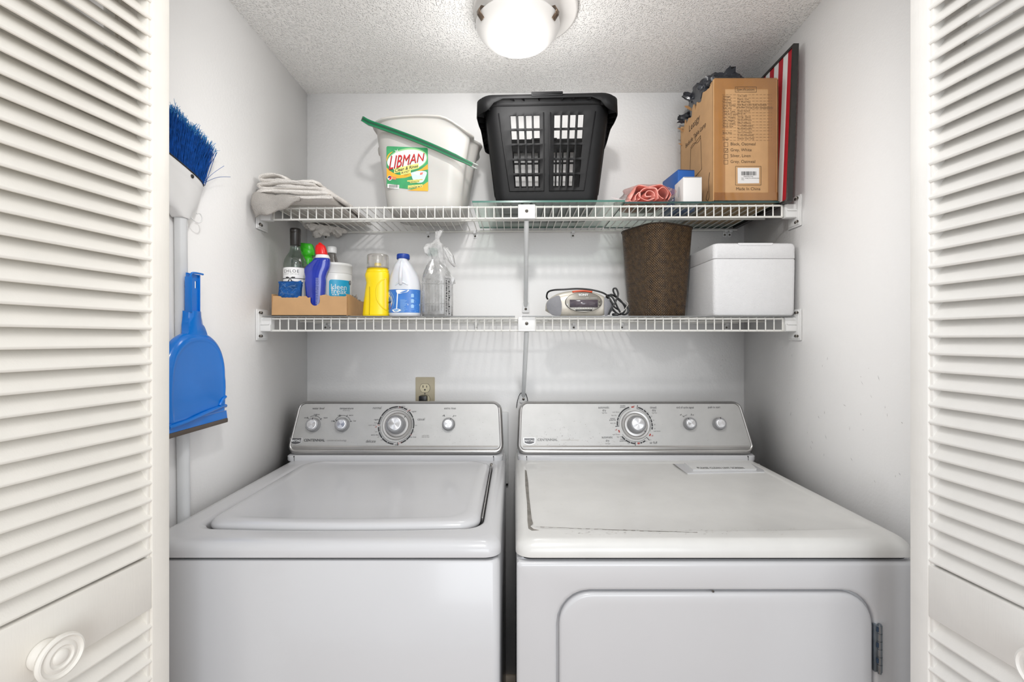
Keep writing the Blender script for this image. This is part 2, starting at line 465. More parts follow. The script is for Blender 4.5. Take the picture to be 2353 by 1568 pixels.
def panel_face(root, c):
    b = MB(); f = pan(-.0036)
    zmid = .9575
    # flat printed face
    b.shape([(x, z) for x, z in trap(c, .933, 1.0905, .0155, .018)], f, STEEL)
    fr = pan(-.0034)
    # rolled step along the bottom of the panel
    x0, x1 = c[0]+.018, c[1]-.018
    P = [(.950, -.0036), (.9525, -.0028), (.9555, -.0018), (.9585, -.0030), (.9600, -.0036)]
    verts, faces = [], []
    for i, (z, o) in enumerate(P):
        verts += [pan(o+.0004)(x0, z), pan(o+.0004)(x1, z)]
    faces = [(2*i, 2*i+1, 2*i+3, 2*i+2) for i in range(4)]
    b.mesh(verts, faces, STEELR)
    return b

def knob(root, px, py, r, big=False, mark=0):
    x, z, d = PN(px, py); nl = math.hypot(1, SL); n = Vector((0, -1/nl, SL/nl))
    base = pan(-.0034)(x, z); q = n.to_track_quat('Z', 'Y').to_matrix().to_4x4(); M = Matrix.Translation(base) @ q
    b = MB()
    if big:
        b2 = MB(); b2.lathe([(r*1.62, 0), (r*1.62, .002), (r*1.56, .004), (r*1.35, .0035), (r*1.30, .002), (r*1.25, .0045), (r*1.0, .005), (r*.9, .005), (0, .005)], STEELR, 48, M)
        a = mark; b2.box(-.0009, .0009, r*1.12, r*1.30, .0048, .0056, INK, M=M @ Matrix.Rotation(a, 4, 'Z'))
        b2.obj('dial_skirt', root, world=True)
        prof = [(r*1.02, .005), (r*1.02, .009), (r*.98, .012), (r*.92, .028), (r*.84, .033), (r*.76, .035), (r*.70, .0352)]
        h = .0352; rc = r*.70
    else:
        prof = [(r*1.05, 0), (r*1.06, .004), (r*1.02, .007), (r*.98, .016), (r*.90, .0195), (r*.80, .0205), (r*.74, .0206)]
        h = .0206; rc = r*.74
    b.lathe(prof, KNOBG, 40, M)
    if not big: b.box(-.0008, .0008, r*.72, r*1.0, .0195, .0212, INK, M=M @ Matrix.Rotation(mark, 4, 'Z'))
    k = b.obj('dial_knob' if big else 'knob', root, world=True)
    c = MB()
    c.lathe([(rc, h-.001), (rc*.97, h+.0008), (rc*.90, h+.0012), (rc*.86, h+.0002), (rc*.5, h+.0004), (0, h+.0004)], CAPM_SPUN, 40, M)
    c.obj('knob_cap', k, world=True)
    return M
def spun():
    m, t, p = new_mat('spun_metal_cap'); N, L = t.nodes, t.links
    p.inputs['Base Color'].default_value = srgb(222, 222, 224); p.inputs['Metallic'].default_value = .95; p.inputs['Roughness'].default_value = .3
    p.inputs['Anisotropic'].default_value = .85
    tg = N.new('ShaderNodeTangent'); tg.direction_type = 'RADIAL'; tg.axis = 'Y'; L.new(tg.outputs[0], p.inputs['Tangent'])
    return m
CAPM_SPUN = spun()

def arc(b, f, cx, cz, r0, r1, a0, a1, m, n=10):
    """ring segment printed on the panel; angles clockwise from 12 o'clock in degrees"""
    v = []
    for i in range(n+1):
        a = math.radians(a0+(a1-a0)*i/n)
        v += [f(cx+r0*math.sin(a), cz+r0*math.cos(a)), f(cx+r1*math.sin(a), cz+r1*math.cos(a))]
    b.mesh(v, [(2*i, 2*i+1, 2*i+3, 2*i+2) for i in range(n)], m)
def ptext(b, lst, f):
    for t in lst:
        s, px, py, h = t[:4]; m = t[4] if len(t) > 4 else INKG; kw = t[5] if len(t) > 5 else {}
        x, z, d = PN(px, py); kw = dict(dict(wide=.86), **kw); b.text(s, f, h*d/F, m, (x, z), **kw)
def badge(root, px, py):
    x, z, d = PN(px, py); k = d/F
    b = MB(); f = pan(-.0030)
    sh = [(-12, -5), (-6, -7.5), (0, -8.5), (6, -7.5), (12, -5), (13, 6), (-13, 6)]
    f3 = lambda u, v, o: pan(o)(x+u*k, z+v*k)
    b.prism([(u*1.08, v*1.1) for u, v in sh], f3, -.0034, -.0020, CAPM)
    b.prism([(u*.93, v*.88) for u, v in sh], f3, -.0024, -.0016, mat('badge_grey', (92, 92, 94), .4, metal=.4))
    b.text('MAYTAG', pan(-.0012), 6.2*k, mat('badge_letters', (235, 235, 235), .3), (x, z-.0004), bold=.02, wide=.86)
    b.obj('badge', root, world=True)

IT = dict(shear=.2)
def smalls(s, px, py): return (s, px, py, 4.6, INKG)
# --- washer
wx0, wx1 = -.6915, -.0235
cW = (-.700, -.0305, -.684, -.0385)
washer = thing('washing_machine', 'white top-loading washing machine with closed lid, left of the gap', 'washing machine', ((wx0+wx1)/2, 1.2, 0))
b = MB()
lp = lambda e, z: Z(rrect(wx0+.002+e, wx1-.002-e, YF+.002+e, 1.56, .016, 5, 2), z)
b.loft([lp(.004, .0), lp(0, .01), lp(0, .876), lp(.003, .8815), lp(.007, .883)], ENAMEL, cap0=True, cap1=True)
b.obj('cabinet', washer, world=True)
b = MB(); b.loft([Z(rrect(wx0+.010, wx1-.010, YF+.010, 1.55, .016, 5, 2), .882), Z(rrect(wx0+.010, wx1-.010, YF+.010, 1.55, .016, 5, 2), .889)], DARK)
b.obj('seam', washer, world=True)
# deck with an opening for the lid
b = MB(); n_ = dict(n=8, ne=12)
out = lambda e, z: Z(loopxy(wx0+e, wx1-e, YF+e, 1.55, .028, 0, 8, 12), z)
lx0, lx1, ly0, ly1 = -.622, -.0685, .917, 1.375
hole = lambda e, z: Z(loopxy(lx0-.006-e, lx1+.0065+e, ly0-.005-e, ly1+.006+e, .042, .012, 8, 12), z)
b.loft([out(.004, .8865), out(0, .889), out(0, .900), out(.0025, .907), out(.007, .912), out(.014, .9155), out(.024, .9165),
        hole(.012, .9165), hole(.006, .9155), hole(.001, .912), hole(0, .906), hole(0, .895)], ENAMEL)
b.shape([(v.x, v.y) for v in hole(.001, 0)], lambda x, y: (x, y, .8952), mat('gap_grey', (84, 84, 86), .7))
b.box(lx1+.0015, lx1+.0045, ly0+.05, ly1+.012, .902, .914, STEELR, .001)
b.box(lx1-.001, lx1+.006, ly1-.012, ly1+.002, .905, .9175, SCREW, .001)
b.obj('top_deck', washer, world=True, sharp=50)
b = MB()
lid = lambda e, z: Z(loopxy(lx0+e, lx1-e, ly0+e, ly1-e*.3, .040, .012, 8, 12), z)
b.loft([lid(.004, .903), lid(.001, .906), lid(0, .911), lid(.002, .917), lid(.006, .9215), lid(.012, .9235), lid(.024, .9240), lid(.032, .9228), lid(.040, .9215), lid(.12, .9212)], ENAMEL, cap0=True, cap1=True)
b.obj('lid', washer, world=True, sharp=50)
console(washer, cW)
b = panel_face(washer, cW); f = pan(-.0031); f2 = pan(-.0029)
H = 9.5
ptext(b, [('water level', 730.5, 938.5, 7.2, INK, IT), ('temperature', 795.5, 938.5, 7.2, INK, IT), ('all cold rinses', 795, 943.4, 3.4), ('normal', 865.5, 937.5, 8.2, INK, IT),
          ('casual', 967, 963.5, 8.2, INK, IT), ('delicate', 851, 1014.5, 8.6, INK, IT), ('extra rinse', 1033.5, 938.3, 7.2, INK, IT),
          ('medium', 726.8, 952.6, 5, INK), ('small', 702.5, 960, 5, INK), ('super', 747.5, 960, 5, INK), ('cold', 763.5, 967.6, 5, INK), ('cool', 779, 954.6, 5, INK), ('warm', 806, 954.4, 5, INK),
          ('hot', 814.5, 967.4, 5, INK), ('off', 1018.5, 955.3, 5, INK), ('on', 1046, 955.3, 5, INK),
          ('CENTENNIAL', 721.3, 1012.2, 7.4, INK, dict(bold=.02, wide=1.08)), ('commercial technology', 772.5, 1012.4, 5.6, INKG, IT),
          ('off', 918, 936, 5, INKR), ('extra', 926.5, 933.6, 4.4, INK), ('rinse', 926, 937, 4.4, INK), ('off', 940.6, 943.2, 5, INKR), ('regular', 950.6, 945.6, 4.8, INK),
          ('regular', 864.5, 964.3, 4.8, INK), ('heavy', 863.5, 971.6, 4.6), ('super wash', 854.5, 977, 4.6), ('off', 863, 981.2, 5, INKR), ('spin', 864.5, 992, 4.2),
          ('extra rinse', 861, 999.6, 4.8, INK), ('off', 868.7, 1004.6, 4.8), ('spin', 876.5, 1011, 4.2), ('rinse', 890.5, 1018.2, 4.2), ('regular', 911, 1021.8, 4.8, INK),
          ('off', 921, 1017.2, 5, INKR), ('spin', 933, 1011, 4.2), ('extra rinse', 947, 1004.6, 4.8, INK), ('off', 943.5, 999.6, 4.8, INKR), ('spin', 949.5, 992.4, 4.2),
          ('rinse', 954.5, 977.3, 4.2), ('spin', 934, 938.2, 4.2), ('rinse', 891, 941.2, 4.2), ('spin', 907.5, 936.8, 4.2), ('pull to start', 977.5, 1001, 4), ('push to stop', 977.5, 1004.4, 4)], f)
cx, cz, d = PN(909.7, 977.3); k = d/F
for a0, a1 in ((-86, -62), (-60, -30), (-28, 2), (4, 20), (22, 34), (44, 66), (68, 100), (102, 120), (122, 140), (142, 160), (184, 204), (206, 226), (228, 248), (250, 264)):
    arc(b, f, cx, cz, 39*k, 42*k, a0, a1, INK)
arc(b, f, cx, cz, 36.6*k, 37.4*k, -85, 36, INK, 30); arc(b, f, cx, cz, 36.6*k, 37.4*k, 40, 166, INK, 30); arc(b, f, cx, cz, 36.6*k, 37.4*k, 176, 268, INK, 26)
for a in (-87, 40, 170): arc(b, f, cx, cz, 37*k, 44*k, a, a+2.4, INK, 2); arc(b, f, cx, cz, 38*k, 42*k, a-3.5, a-2, INKR, 2)
for px, py, a0, a1 in ((719, 976, -30, 60), (785.5, 975, -65, 70), (1029.5, 974, -35, 38)):
    x, z, d = PN(px, py); k = d/F
    if px < 1000: arc(b, f, x, z, 19*k, 19.8*k, a0, a1, INK, 20)
    for a in ((-45, 10, 52) if px < 750 else (-72, -22, 26, 72) if px < 900 else (-28, 34)): arc(b, f, x, z, 18*k, 22.5*k, a-1.6, a+1.6, INK, 2)
rnd = random.Random(3)
for i in range(150):
    x = rnd.triangular(-.66, -.05, -.10) if i < 110 else rnd.uniform(-.66, -.05); z = rnd.triangular(.952, 1.07, .965); r = rnd.uniform(.0004, .0010)
    b.shape([(x+r*math.cos(t), z+r*.8*math.sin(t)) for t in (0, 1.05, 2.1, 3.14, 4.2, 5.2)], f2, SPECK)
b.obj('control_panel', washer, world=True)
badge(washer, 679, 1013)
knob(washer, 720.5, 977, .0205, mark=-.1); knob(washer, 787, 976.5, .0205, mark=.9); knob(washer, 912, 977, .0285, True, mark=-.75); knob(washer, 1031, 975.5, .019, mark=-.5)

# --- dryer
dx0, dx1 = .004, .742
cD = (.0107, .747, .0170, .7235)
dryer = thing('dryer', 'white clothes dryer with lint screen lid on top, right of the gap', 'dryer', ((dx0+dx1)/2, 1.2, 0))
dd = dict(x0=.0795+.004, x1=.655, z1=.8245)
b = MB()
lp = lambda e, z: Z(rrect(dx0+.002+e, dx1-.002-e, YF+.014, 1.56, .010, 5, 2), z)
b.loft([lp(.004, 0), lp(0, .01), lp(0, .879), lp(.006, .883)], ENAMEL, cap0=True, cap1=True)
# front skin with a door opening pressed into it
def XZ(loop, y): return [Vector((x, y, z)) for x, z in loop]
o_ = lambda e, y: XZ(rrect(dx0+.002+e, dx1-.002-e, .02+e, .880-e, .006, 6, 6), y)
h_ = lambda e, y: XZ(rrect(dd['x0']-.0045-e, dd['x1']+.0055+e, .30-e, dd['z1']+.0045+e, [.03, .03, .07, .07] if False else .062, 6, 6), y)
b.loft([o_(0, YF+.02), o_(0, YF+.004), o_(.003, YF+.001), o_(.007, YF), h_(.006, YF), h_(.002, YF+.001), h_(0, YF+.004), h_(0, YF+.0118), h_(-.03, YF+.0118)], ENAMEL)
b.obj('cabinet', dryer, world=True, sharp=50)
b = MB(); b.loft([Z(rrect(dx0+.010, dx1-.010, YF+.010, 1.55, .016, 5, 2), .882), Z(rrect(dx0+.010, dx1-.010, YF+.010, 1.55, .016, 5, 2), .889)], DARK)
b.obj('seam', dryer, world=True)
b = MB()
d_ = lambda e, y: XZ(rrect(dd['x0']+e, dd['x1']-e, .305+e, dd['z1']-e, .058, 8, 6), y)
b.loft([d_(0, YF+.0115), d_(0, YF+.002), d_(.0015, YF-.001), d_(.005, YF-.0022), d_(.02, YF-.0026)], ENAMEL, cap0=True, cap1=True)
xs = (1640-CX)*YF/F
screw(b, (xs, YF+.003, dd['z1']+.0015), (0, -1, .2), .0022)
dr = b.obj('door', dryer, world=True, sharp=50)
HINGE = mat('hinge_steel', (150, 158, 166), .28, metal=.9, var=.12, vscale=60)
b = MB(); xh = .6655
b.box(xh-.009, xh-.003, YF-.004, YF+.004, .683, .768, HINGE, .0005)
for i in range(6):
    z0 = .683+i*.0142
    b.lathe([(.0042, z0+.0004), (.0042, z0+.0136)], HINGE, 14, c=(xh, YF-.004, 0))
    if i % 2: b.box(xh-.006, xh-.0035, YF-.0065, YF-.003, z0+.003, z0+.011, mat('hinge_slot', (52, 70, 92), .5))
b.lathe([(.003, .680), (.003, .770)], HINGE, 12, c=(xh, YF-.004, 0))
b.obj('hinge', dr, world=True)
# top with a shallow stepped work surface
b = MB()
out = lambda e, z: Z(loopxy(dx0+e, dx1-e, YF+e, 1.55, .028, 0, 8, 12), z)
inn = lambda e, z: Z(loopxy(.038+e, dx1-.036-e, .905+e, 1.380-e, .022, .012, 8, 12), z)
b.loft([out(.004, .8865), out(0, .889), out(0, .899), out(.0025, .907), out(.007, .9125), out(.014, .9172), out(.020, .9180), inn(-.006, .9180), inn(-.003, .9176), inn(0, .9160), inn(.004, .9150), inn(.10, .9150)], ENAMELD, cap1=True)
GRIME = mat('grey_grime', (128, 124, 118), .8, var=.25, vscale=60); GRIME2 = mat('faint_grime', (196, 192, 186), .7, var=.1, vscale=60)
def on_top(px, py, dz=.0): d = F*(CZ-.9156-dz)/(py-CY); return ((px-CX)*d/F, d)
ed = [(1206, 1082), (1210, 1084), (1214, 1112), (1216, 1145), (1219, 1170), (1222, 1196), (1225, 1206), (1219, 1213), (1226, 1219), (1240, 1222), (1222, 1223), (1214, 1218), (1212, 1200), (1211, 1160), (1207, 1120)]
b.shape([on_top(*p) for p in ed], lambda x, y: (x, y, .9182), GRIME)
fr = [(1232+i*9.5, 1213.6+i*.40-i*i*.0015+rnd.uniform(-.3, .3)) for i in range(40)]
for i in range(39):
    t = .35+1.0*abs(math.sin(i*1.7))*(1 if i < 32 else .4)
    b.shape([on_top(fr[i][0], fr[i][1]), on_top(fr[i+1][0], fr[i+1][1]), on_top(fr[i+1][0], fr[i+1][1]+t), on_top(fr[i][0], fr[i][1]+t)], lambda x, y: (x, y, .91835), GRIME)
def flecks(b, n, x0, x1, y0, y1, z, m=None, rr=random.Random(11), ax=1.0):
    for i in range(n):
        x = rr.uniform(x0, x1); y = rr.uniform(y0, y1); l = rr.uniform(.0006, .004)*ax; w = rr.uniform(.0003, .0008); a = rr.gauss(0, .35)
        c_, s_ = math.cos(a), math.sin(a)
        b.shape([(x+u*c_-v*s_, y+u*s_+v*c_) for u, v in ((-l, 0), (-l*.3, -w), (l, 0), (l*.2, w))], lambda p, q: (p, q, z), m or GRIME2)
flecks(b, 60, .10, .55, .868, .900, .9183); flecks(b, 26, .12, .42, .872, .895, .9184, GRIME)
flecks(b, 50, .06, .60, .93, 1.33, .9152, rr=random.Random(5))
b.obj('top_deck', dryer, world=True, sharp=50)
console(dryer, cD)
# lint screen lid
b = MB()
pl = [on_top(1546, 1068), on_top(1745, 1068), on_top(1757, 1086), on_top(1580, 1089)]
b.prism(pl, lambda x, y, z: (x, y, z), .9150, .9176, ENAMEL)
pl2 = [on_top(1572, 1068.5), on_top(1722, 1068), on_top(1738, 1083), on_top(1592, 1084.5)]
b.prism([(x, y) for x, y in pl2], lambda x, y, z: (x, y-.4*(z-.9176), z), .9176, .9225, PLAST)
tx0, ty0 = on_top(1656, 1076, .007)
b.text('PLEASE CLEAN LINT SCREEN', lambda u, v: (u, v, .9229), .0215, INK, (tx0, ty0), bold=.008, wide=.45, spacing=1.08)
b.shape([on_top(1546, 1068.4), on_top(1549, 1068.4), on_top(1582, 1094), on_top(1577, 1091)], lambda x, y: (x, y, .9180), GRIME)
b.obj('lint_screen_lid', dryer, world=True)
b = panel_face(dryer, cD)
R_ = INKR
ptext(b, [('automatic', 1387.7, 936.4, 7.4, INK), ('dry', 1388.7, 943, 7.4, INK), ('high heat', 1389.5, 949, 3.8), ('wrinkle', 1431.6, 932.4, 4.6, INK), ('prevent', 1431.6, 935.8, 4.6, INK), ('off', 1456.3, 934.2, 5.6, R_),
          ('timed', 1501.6, 936.6, 7.4, INK), ('dry', 1503.2, 943, 7.4, INK), ('high heat', 1504.5, 949, 3.8), ('end of cycle signal', 1575, 936.4, 6.4, INK), ('push to start', 1641.7, 936, 6.4, INK),
          ('cool down', 1416, 947, 4.6), ('less dry', 1411.5, 954.6, 4.6), ('energy', 1408, 961.6, 4.6, INK), ('preferred', 1408, 965.4, 4.6, INK), ('very dry', 1409.3, 972.6, 4.6), ('off', 1416, 988, 5.2, R_),
          ('cool down', 1416.5, 998.5, 4.6), ('less dry', 1424, 1004, 4.6), ('energy', 1431, 1009.3, 4.6, INK), ('preferred', 1432, 1013.6, 4.6, INK), ('very', 1444.6, 1015.4, 4.6), ('dry', 1445, 1019.6, 4.6),
          ('off', 1468.6, 1020.3, 5.2, R_), ('air fluff', 1502.3, 1017.8, 7.2, INK), ('automatic', 1395.7, 1005, 7.4, INK), ('dry', 1396.3, 1013, 7.4, INK), ('low heat', 1397, 1019.6, 3.8),
          ('70', 1472.5, 938, 4), ('60', 1482, 942.4, 4), ('50', 1490.4, 949, 4), ('40', 1497.7, 957, 4), ('30', 1502, 966, 4), ('20', 1504.7, 976, 4), ('10', 1505, 985.6, 4), ('cool down', 1510.4, 991, 4.4),
          ('off', 1499.5, 1001.5, 5.2, R_), ('20', 1495.6, 1011.2, 4), ('10', 1486.3, 1014.6, 4), ('off', 1565, 953.5, 4.8, INK), ('on', 1593.3, 953.5, 4.8, INK),
          ('CENTENNIAL', 1258.4, 1011, 7, INK, dict(wide=1.1)), ('commercial technology', 1310, 1011.3, 5.2, GRIME2, IT)], f)
cx, cz, d = PN(1459.2, 976.8); k = d/F
for a0, a1 in ((-92, -78), (-76, -66), (-64, -14), (16, 34), (36, 46), (48, 58), (60, 70), (72, 82), (84, 94), (96, 104), (148, 158), (160, 166), (184, 198), (200, 216), (218, 232)):
    arc(b, f, cx, cz, 38.5*k, 41.5*k, a0, a1, INK)
arc(b, f, cx, cz, 35.8*k, 36.5*k, -92, -12, INK, 24); arc(b, f, cx, cz, 35.8*k, 36.5*k, 14, 112, INK, 26); arc(b, f, cx, cz, 35.8*k, 36.5*k, 138, 236, INK, 26)
for a in (-3, 123, 172, 250): arc(b, f, cx, cz, 38*k, 41*k, a-4, a+4, INKR, 3)
for a in (-94, 13, 137, 183): arc(b, f, cx, cz, 36*k, 45*k, a-1, a+1, INK, 2)
x, z, d = PN(1585.5, 973); k = d/F
for a in (-40, 18): arc(b, f, x, z, 18*k, 22*k, a-1.6, a+1.6, INK, 2)
arc(b, f, x, z, 18.5*k, 19.2*k, -40, -10, INK, 6)
for i in range(220):
    x = rnd.triangular(.03, .40, .10) if i < 180 else rnd.uniform(.03, .7); z = rnd.triangular(.950, 1.06, .955); r = rnd.uniform(.0004, .0011)
    b.shape([(x+r*math.cos(t), z+r*.8*math.sin(t)) for t in (0, 1.05, 2.1, 3.14, 4.2, 5.2)], f2, SPECK)
b.obj('control_panel', dryer, world=True)
badge(dryer, 1216.5, 1013)
knob(dryer, 1461, 977, .0275, True, mark=-2.2); knob(dryer, 1584.5, 974.5, .0185, mark=.5); knob(dryer, 1652, 974.5, .0185, mark=0)

# utility cover on the back wall, in the slot between the machines
b = MB(); b.box(-.140, -.018, YB-.012, YB-.0005, .785, 1.035, PLAST, .004)
b.box(-.030, -.0185, YB-.012, YB-.001, .779, .7846, DARK)
single('utility_cover', b, 'white plastic cover plate on the back wall behind the gap between washer and dryer', 'cover plate', (-.079, YB-.0005, .785), world=True)

# ------------------------------------------------------------------ ceiling light
lx, ly = .0115, 1.23
cl = thing('ceiling_light', 'round frosted glass ceiling light with bronze clips above the shelves', 'ceiling light', (lx, ly, zceil(lx, ly)))
b = MB(); b.lathe([(.139, .001), (.138, -.004), (.132, -.006), (.05, -.007), (.05, -.02), (0, -.02)], mat('lamp_base_white', (240, 238, 235), .4), 64, c=(.020, -.008, -.001)); b.obj('base_plate', cl)
def dome_mat():
    m, t, p = new_mat('frosted_lit_glass'); N, L = t.nodes, t.links
    tc = N.new('ShaderNodeTexCoord'); g = N.new('ShaderNodeVectorMath'); g.operation = 'DISTANCE'
    g.inputs[1].default_value = (.012, .035, -.075); L.new(tc.outputs['Object'], g.inputs[0])
    mr = N.new('ShaderNodeMapRange'); mr.inputs['From Min'].default_value = .015; mr.inputs['From Max'].default_value = .085
    mr.inputs['To Min'].default_value = .9; mr.inputs['To Max'].default_value = .12; mr.interpolation_type = 'SMOOTHSTEP'
    L.new(g.outputs['Value'], mr.inputs['Value']); L.new(mr.outputs[0], p.inputs['Emission Strength'])
    p.inputs['Emission Color'].default_value = (1, .985, .97, 1); p.inputs['Base Color'].default_value = srgb(200, 198, 195); p.inputs['Roughness'].default_value = .35
    return m
b = MB(); R = .112; h0 = -.034
prof = [(0, h0-.058+.002)]; 
prof = [(R*math.sin(a), h0-.058*(math.cos(a)-math.cos(1.45))/(1-math.cos(1.45))) for a in [1.45*i/16 for i in range(17)]]
b.lathe([(max(r/math.sin(1.45), 0), z) for r, z in prof]+[(R-.003, h0+.001), (R-.008, h0)], dome_mat(), 72); dome = b.obj('glass_dome', cl, sharp=80)
lamp('bulb', 'POINT', (lx, ly, 1.97), 3.5, (1, .985, .965), .10)
BRZ = mat('bronze_clip', (120, 104, 90), .3, metal=.8)
for a in (211, 329, 90):
    b = MB(); M = Matrix.Rotation(math.radians(a), 4, 'Z')
    sec = [(R-.006, h0+.010), (R+.002, h0+.009), (R+.0065, h0), (R+.005, h0-.008), (R-.006, h0-.020), (R-.0075, h0-.0195), (R+.003, h0-.008), (R+.0045, h0), (R+.001, h0+.007), (R-.006, h0+.008)]
    b.prism(sec, lambda r, z, w: M @ Vector((r, w, z)), -.008, .008, BRZ)
    b.tube([M @ Vector((R-.006, 0, h0+.009)), M @ Vector((R-.02, 0, -.012))], .002, BRZ); b.obj('retaining_clip', cl)

# ------------------------------------------------------------------ wire shelves
SY = 1.31
def wire_shelf(name, label, x0, x1, zf, tilt, drop):
    zl = lambda x: zf+tilt*(x-x0)
    t = thing(name, label, 'wire shelf', ((x0+x1)/2, 1.46, zf))
    r = .0017; n = int(round((x1-x0)/.0243)); dk = MB(); lip = MB()
    for i in range(n+1):
        x = x0+.004+(x1-x0-.008)*i/n; z = zl(x)+.003
        dk.tube([(x, YB-.012, z), (x, SY+.003, z)], r, WIRE, 6)
        p = [(x, SY+.004, z), (x, SY-.001, z-.0006), (x, SY-.0035, z-.004), (x, SY-.0035, z-drop-.003)]
        lip.tube(p, r, WIRE, 6)
    dk.obj('deck_wires', t, world=True)
    for y, dz in ((SY, 0), (SY, -drop)):
        lip.tube([(x0, y, zl(x0)+dz), (x1, y, zl(x1)+dz)], .0030, WIRE, 8)
    lip.tube([(x0, SY, zl(x0)), (x0, SY, zl(x0)-drop)], .0028, WIRE, 8); lip.tube([(x1, SY, zl(x1)), (x1, SY, zl(x1)-drop)], .0028, WIRE, 8)
    lip.obj('front_lip', t, world=True)
    b = MB(); b.tube([(x0+.02, 1.447, zl(x0)-.002), (x1+.025, 1.447, zl(x1)-.002)], .0030, WIRE, 8); b.obj('middle_rod', t, world=True)
    b = MB(); b.tube([(x0, YB-.014, zl(x0)-.001), (x1+.01, YB-.014, zl(x1)-.001)], .0030, WIRE, 8); b.obj('back_rod', t, world=True)
    return t
wire_shelf('wire_shelf', 'upper white wire shelf carrying the bucket and laundry basket', -.684, .765, 1.6605, .0056, .0318)
wire_shelf('wire_shelf', 'lower white wire shelf carrying the bottles, clock radio and foam cooler', -.6915, .768, 1.3465, 0, .0340)

def end_bracket(side, z, label):
    """plastic wall bracket: plate screwed to the side wall with a socket that holds the shelf lip"""
    s = -1 if side == 'left' else 1; wx = XL if s < 0 else XR
    t = thing('shelf_end_bracket', label, 'shelf bracket', (wx, SY+.005, z))
    b = MB(); xa, xb = sorted((wx-s*.0005, wx-s*.008))
    b.box(xa, xb, SY-.020, SY+.030, z-.058, z+.022, PLAST, .003)
    b.box(*sorted((wx-s*.0005, wx-s*.005)), SY-.024, SY+.034, z-.062, z+.026, PLAST, .0015)
    b.obj('wall_plate', t, world=True)
    b = MB(); xi = -.686 if s < 0 else .769
    b.box(*sorted((wx-s*.007, xi+s*.001)), SY-.0068, SY+.0088, z-.012, z+.0018, PLAST, .001)
    prof = rpoly([(SY-.012, z-.037), (SY+.010, z-.037), (SY+.010, z+.003), (SY-.008, z+.003), (SY-.008, z-.016), (SY-.012, z-.019)], .003, 3)
    b.prism(prof, lambda y, zz, x: (x, y, zz), wx-s*.007, xi, PLAST)
    b.prism([(SY-.014, z-.018), (SY+.012, z-.018), (SY+.012, z-.015), (SY-.014, z-.015)], lambda y, zz, x: (x, y, zz), wx-s*.007, xi+s*.004, PLAST)
    b.obj('lip_socket', t, world=True)
    for dz in (.016, -.050):
        b = MB(); screw(b, Vector((wx-s*.008, SY-.006, z+dz)), (-s, -.0, 0), .0042); screw(b, Vector((wx-s*.012, SY-.0205, z+dz)), (0, -1, 0), .0040); b.obj('screw', t, world=True)
end_bracket('left', 1.6610, 'white plastic bracket holding the left end of the upper shelf, beneath the towel')
end_bracket('right', 1.6690, 'white plastic bracket holding the right end of the upper shelf, under the flag picture')
end_bracket('left', 1.3470, 'white plastic bracket holding the left end of the lower shelf')
end_bracket('right', 1.3470, 'white plastic bracket holding the right end of the lower shelf, below the foam cooler')

def brace(z, zfoot, xt, xf, label, yfoot=YB-.008):
    t = thing('shelf_brace', label, 'shelf brace', (xf, yfoot, zfoot))
    b = MB()
    b.box(xt-.0245, xt+.0245, SY-.011, SY+.004, z-.037, z+.004, PLAST, .002)
    b.box(xt-.0245, xt+.0245, SY-.0135, SY-.009, z-.037, z-.0335, PLAST, .001)
    for dx in (-.013, .013): b.box(xt+dx-.004, xt+dx+.004, SY-.006, SY+.006, z+.004, z+.008, DARK if z > 1.5 else PLAST, .001)
    c = b.obj('lip_clip', t, world=True)
    b = MB(); screw(b, Vector((xt, SY-.0112, z-.015)), (0, -1, 0), .0048); b.obj('screw', c, world=True)
    b = MB(); b.tube([(xt, SY+.006, z-.036), (xt, SY+.016, z-.05), (xf, yfoot-.010, zfoot+.022), (xf, yfoot-.003, zfoot+.012)], [.0068, .0072, .0072, .006], POLE, 14); b.obj('pole', t, world=True)
    b = MB()
    b.prism(rpoly([(xf-.013, zfoot-.012), (xf+.013, zfoot-.012), (xf+.011, zfoot+.024), (xf-.011, zfoot+.024)], .004, 4), lambda x, zz, y: (x, y, zz), yfoot-.001, yfoot+.0075, PLAST)
    c = b.obj('wall_foot', t, world=True)
    b = MB(); screw(b, Vector((xf, yfoot-.0012, zfoot)), (0, -1, 0), .0045); b.obj('screw', c, world=True)
brace(1.6655, 1.288+(CY-711)/656.5, .0372, .0426, 'diagonal grey-white support brace under the middle of the upper shelf')
brace(1.3475, 1.288+(CY-917)/656.5, .0372, .0345, 'diagonal grey-white support brace under the middle of the lower shelf')

def wall_clip(px, z, label, grp):
    x = (px-CX)/656.5
    t = thing('wall_clip', label, 'wall clip', (x, YB, z), group=grp)
    b = MB(); b.box(x-.0055, x+.0055, YB-.0185, YB-.0005, z-.004, z+.006, PLAST, .0015)
    b.prism(rpoly([(x-.006, z-.018), (x+.006, z-.018), (x+.006, z+.006), (x-.006, z+.006)], .004, 4), lambda u, v, y: (u, y, v), YB-.004, YB-.0003, PLAST)
    b.obj('clip_body', t, world=True)
    b = MB(); screw(b, Vector((x, YB-.004, z-.011)), (0, -1, 0), .0036); b.obj('screw', t, world=True)
for px, w in ((750, 'behind the wine bottle'), (985, 'above the bag-covered jug'), (1092, 'right of the bag-covered jug'), (1316, 'above the clock radio'), (1664, 'left one of the pair above the foam cooler'), (1675, 'right one of the pair above the foam cooler')):
    wall_clip(px, 1.6555+.0056*((px-CX)/656.5+.684), 'small white clip under the upper shelf, '+w, 'wall clips under the upper shelf')
for px, w in ((749, 'below the cardboard tray'), (761, 'below the white wipes tub'), (1094, 'left of the middle brace'), (1318, 'below the clock radio'), (1428, 'below the radio cord'), (1668, 'below the foam cooler')):
    wall_clip(px, 1.340, 'small white clip behind the lower shelf lip, '+w, 'wall clips of the lower shelf')

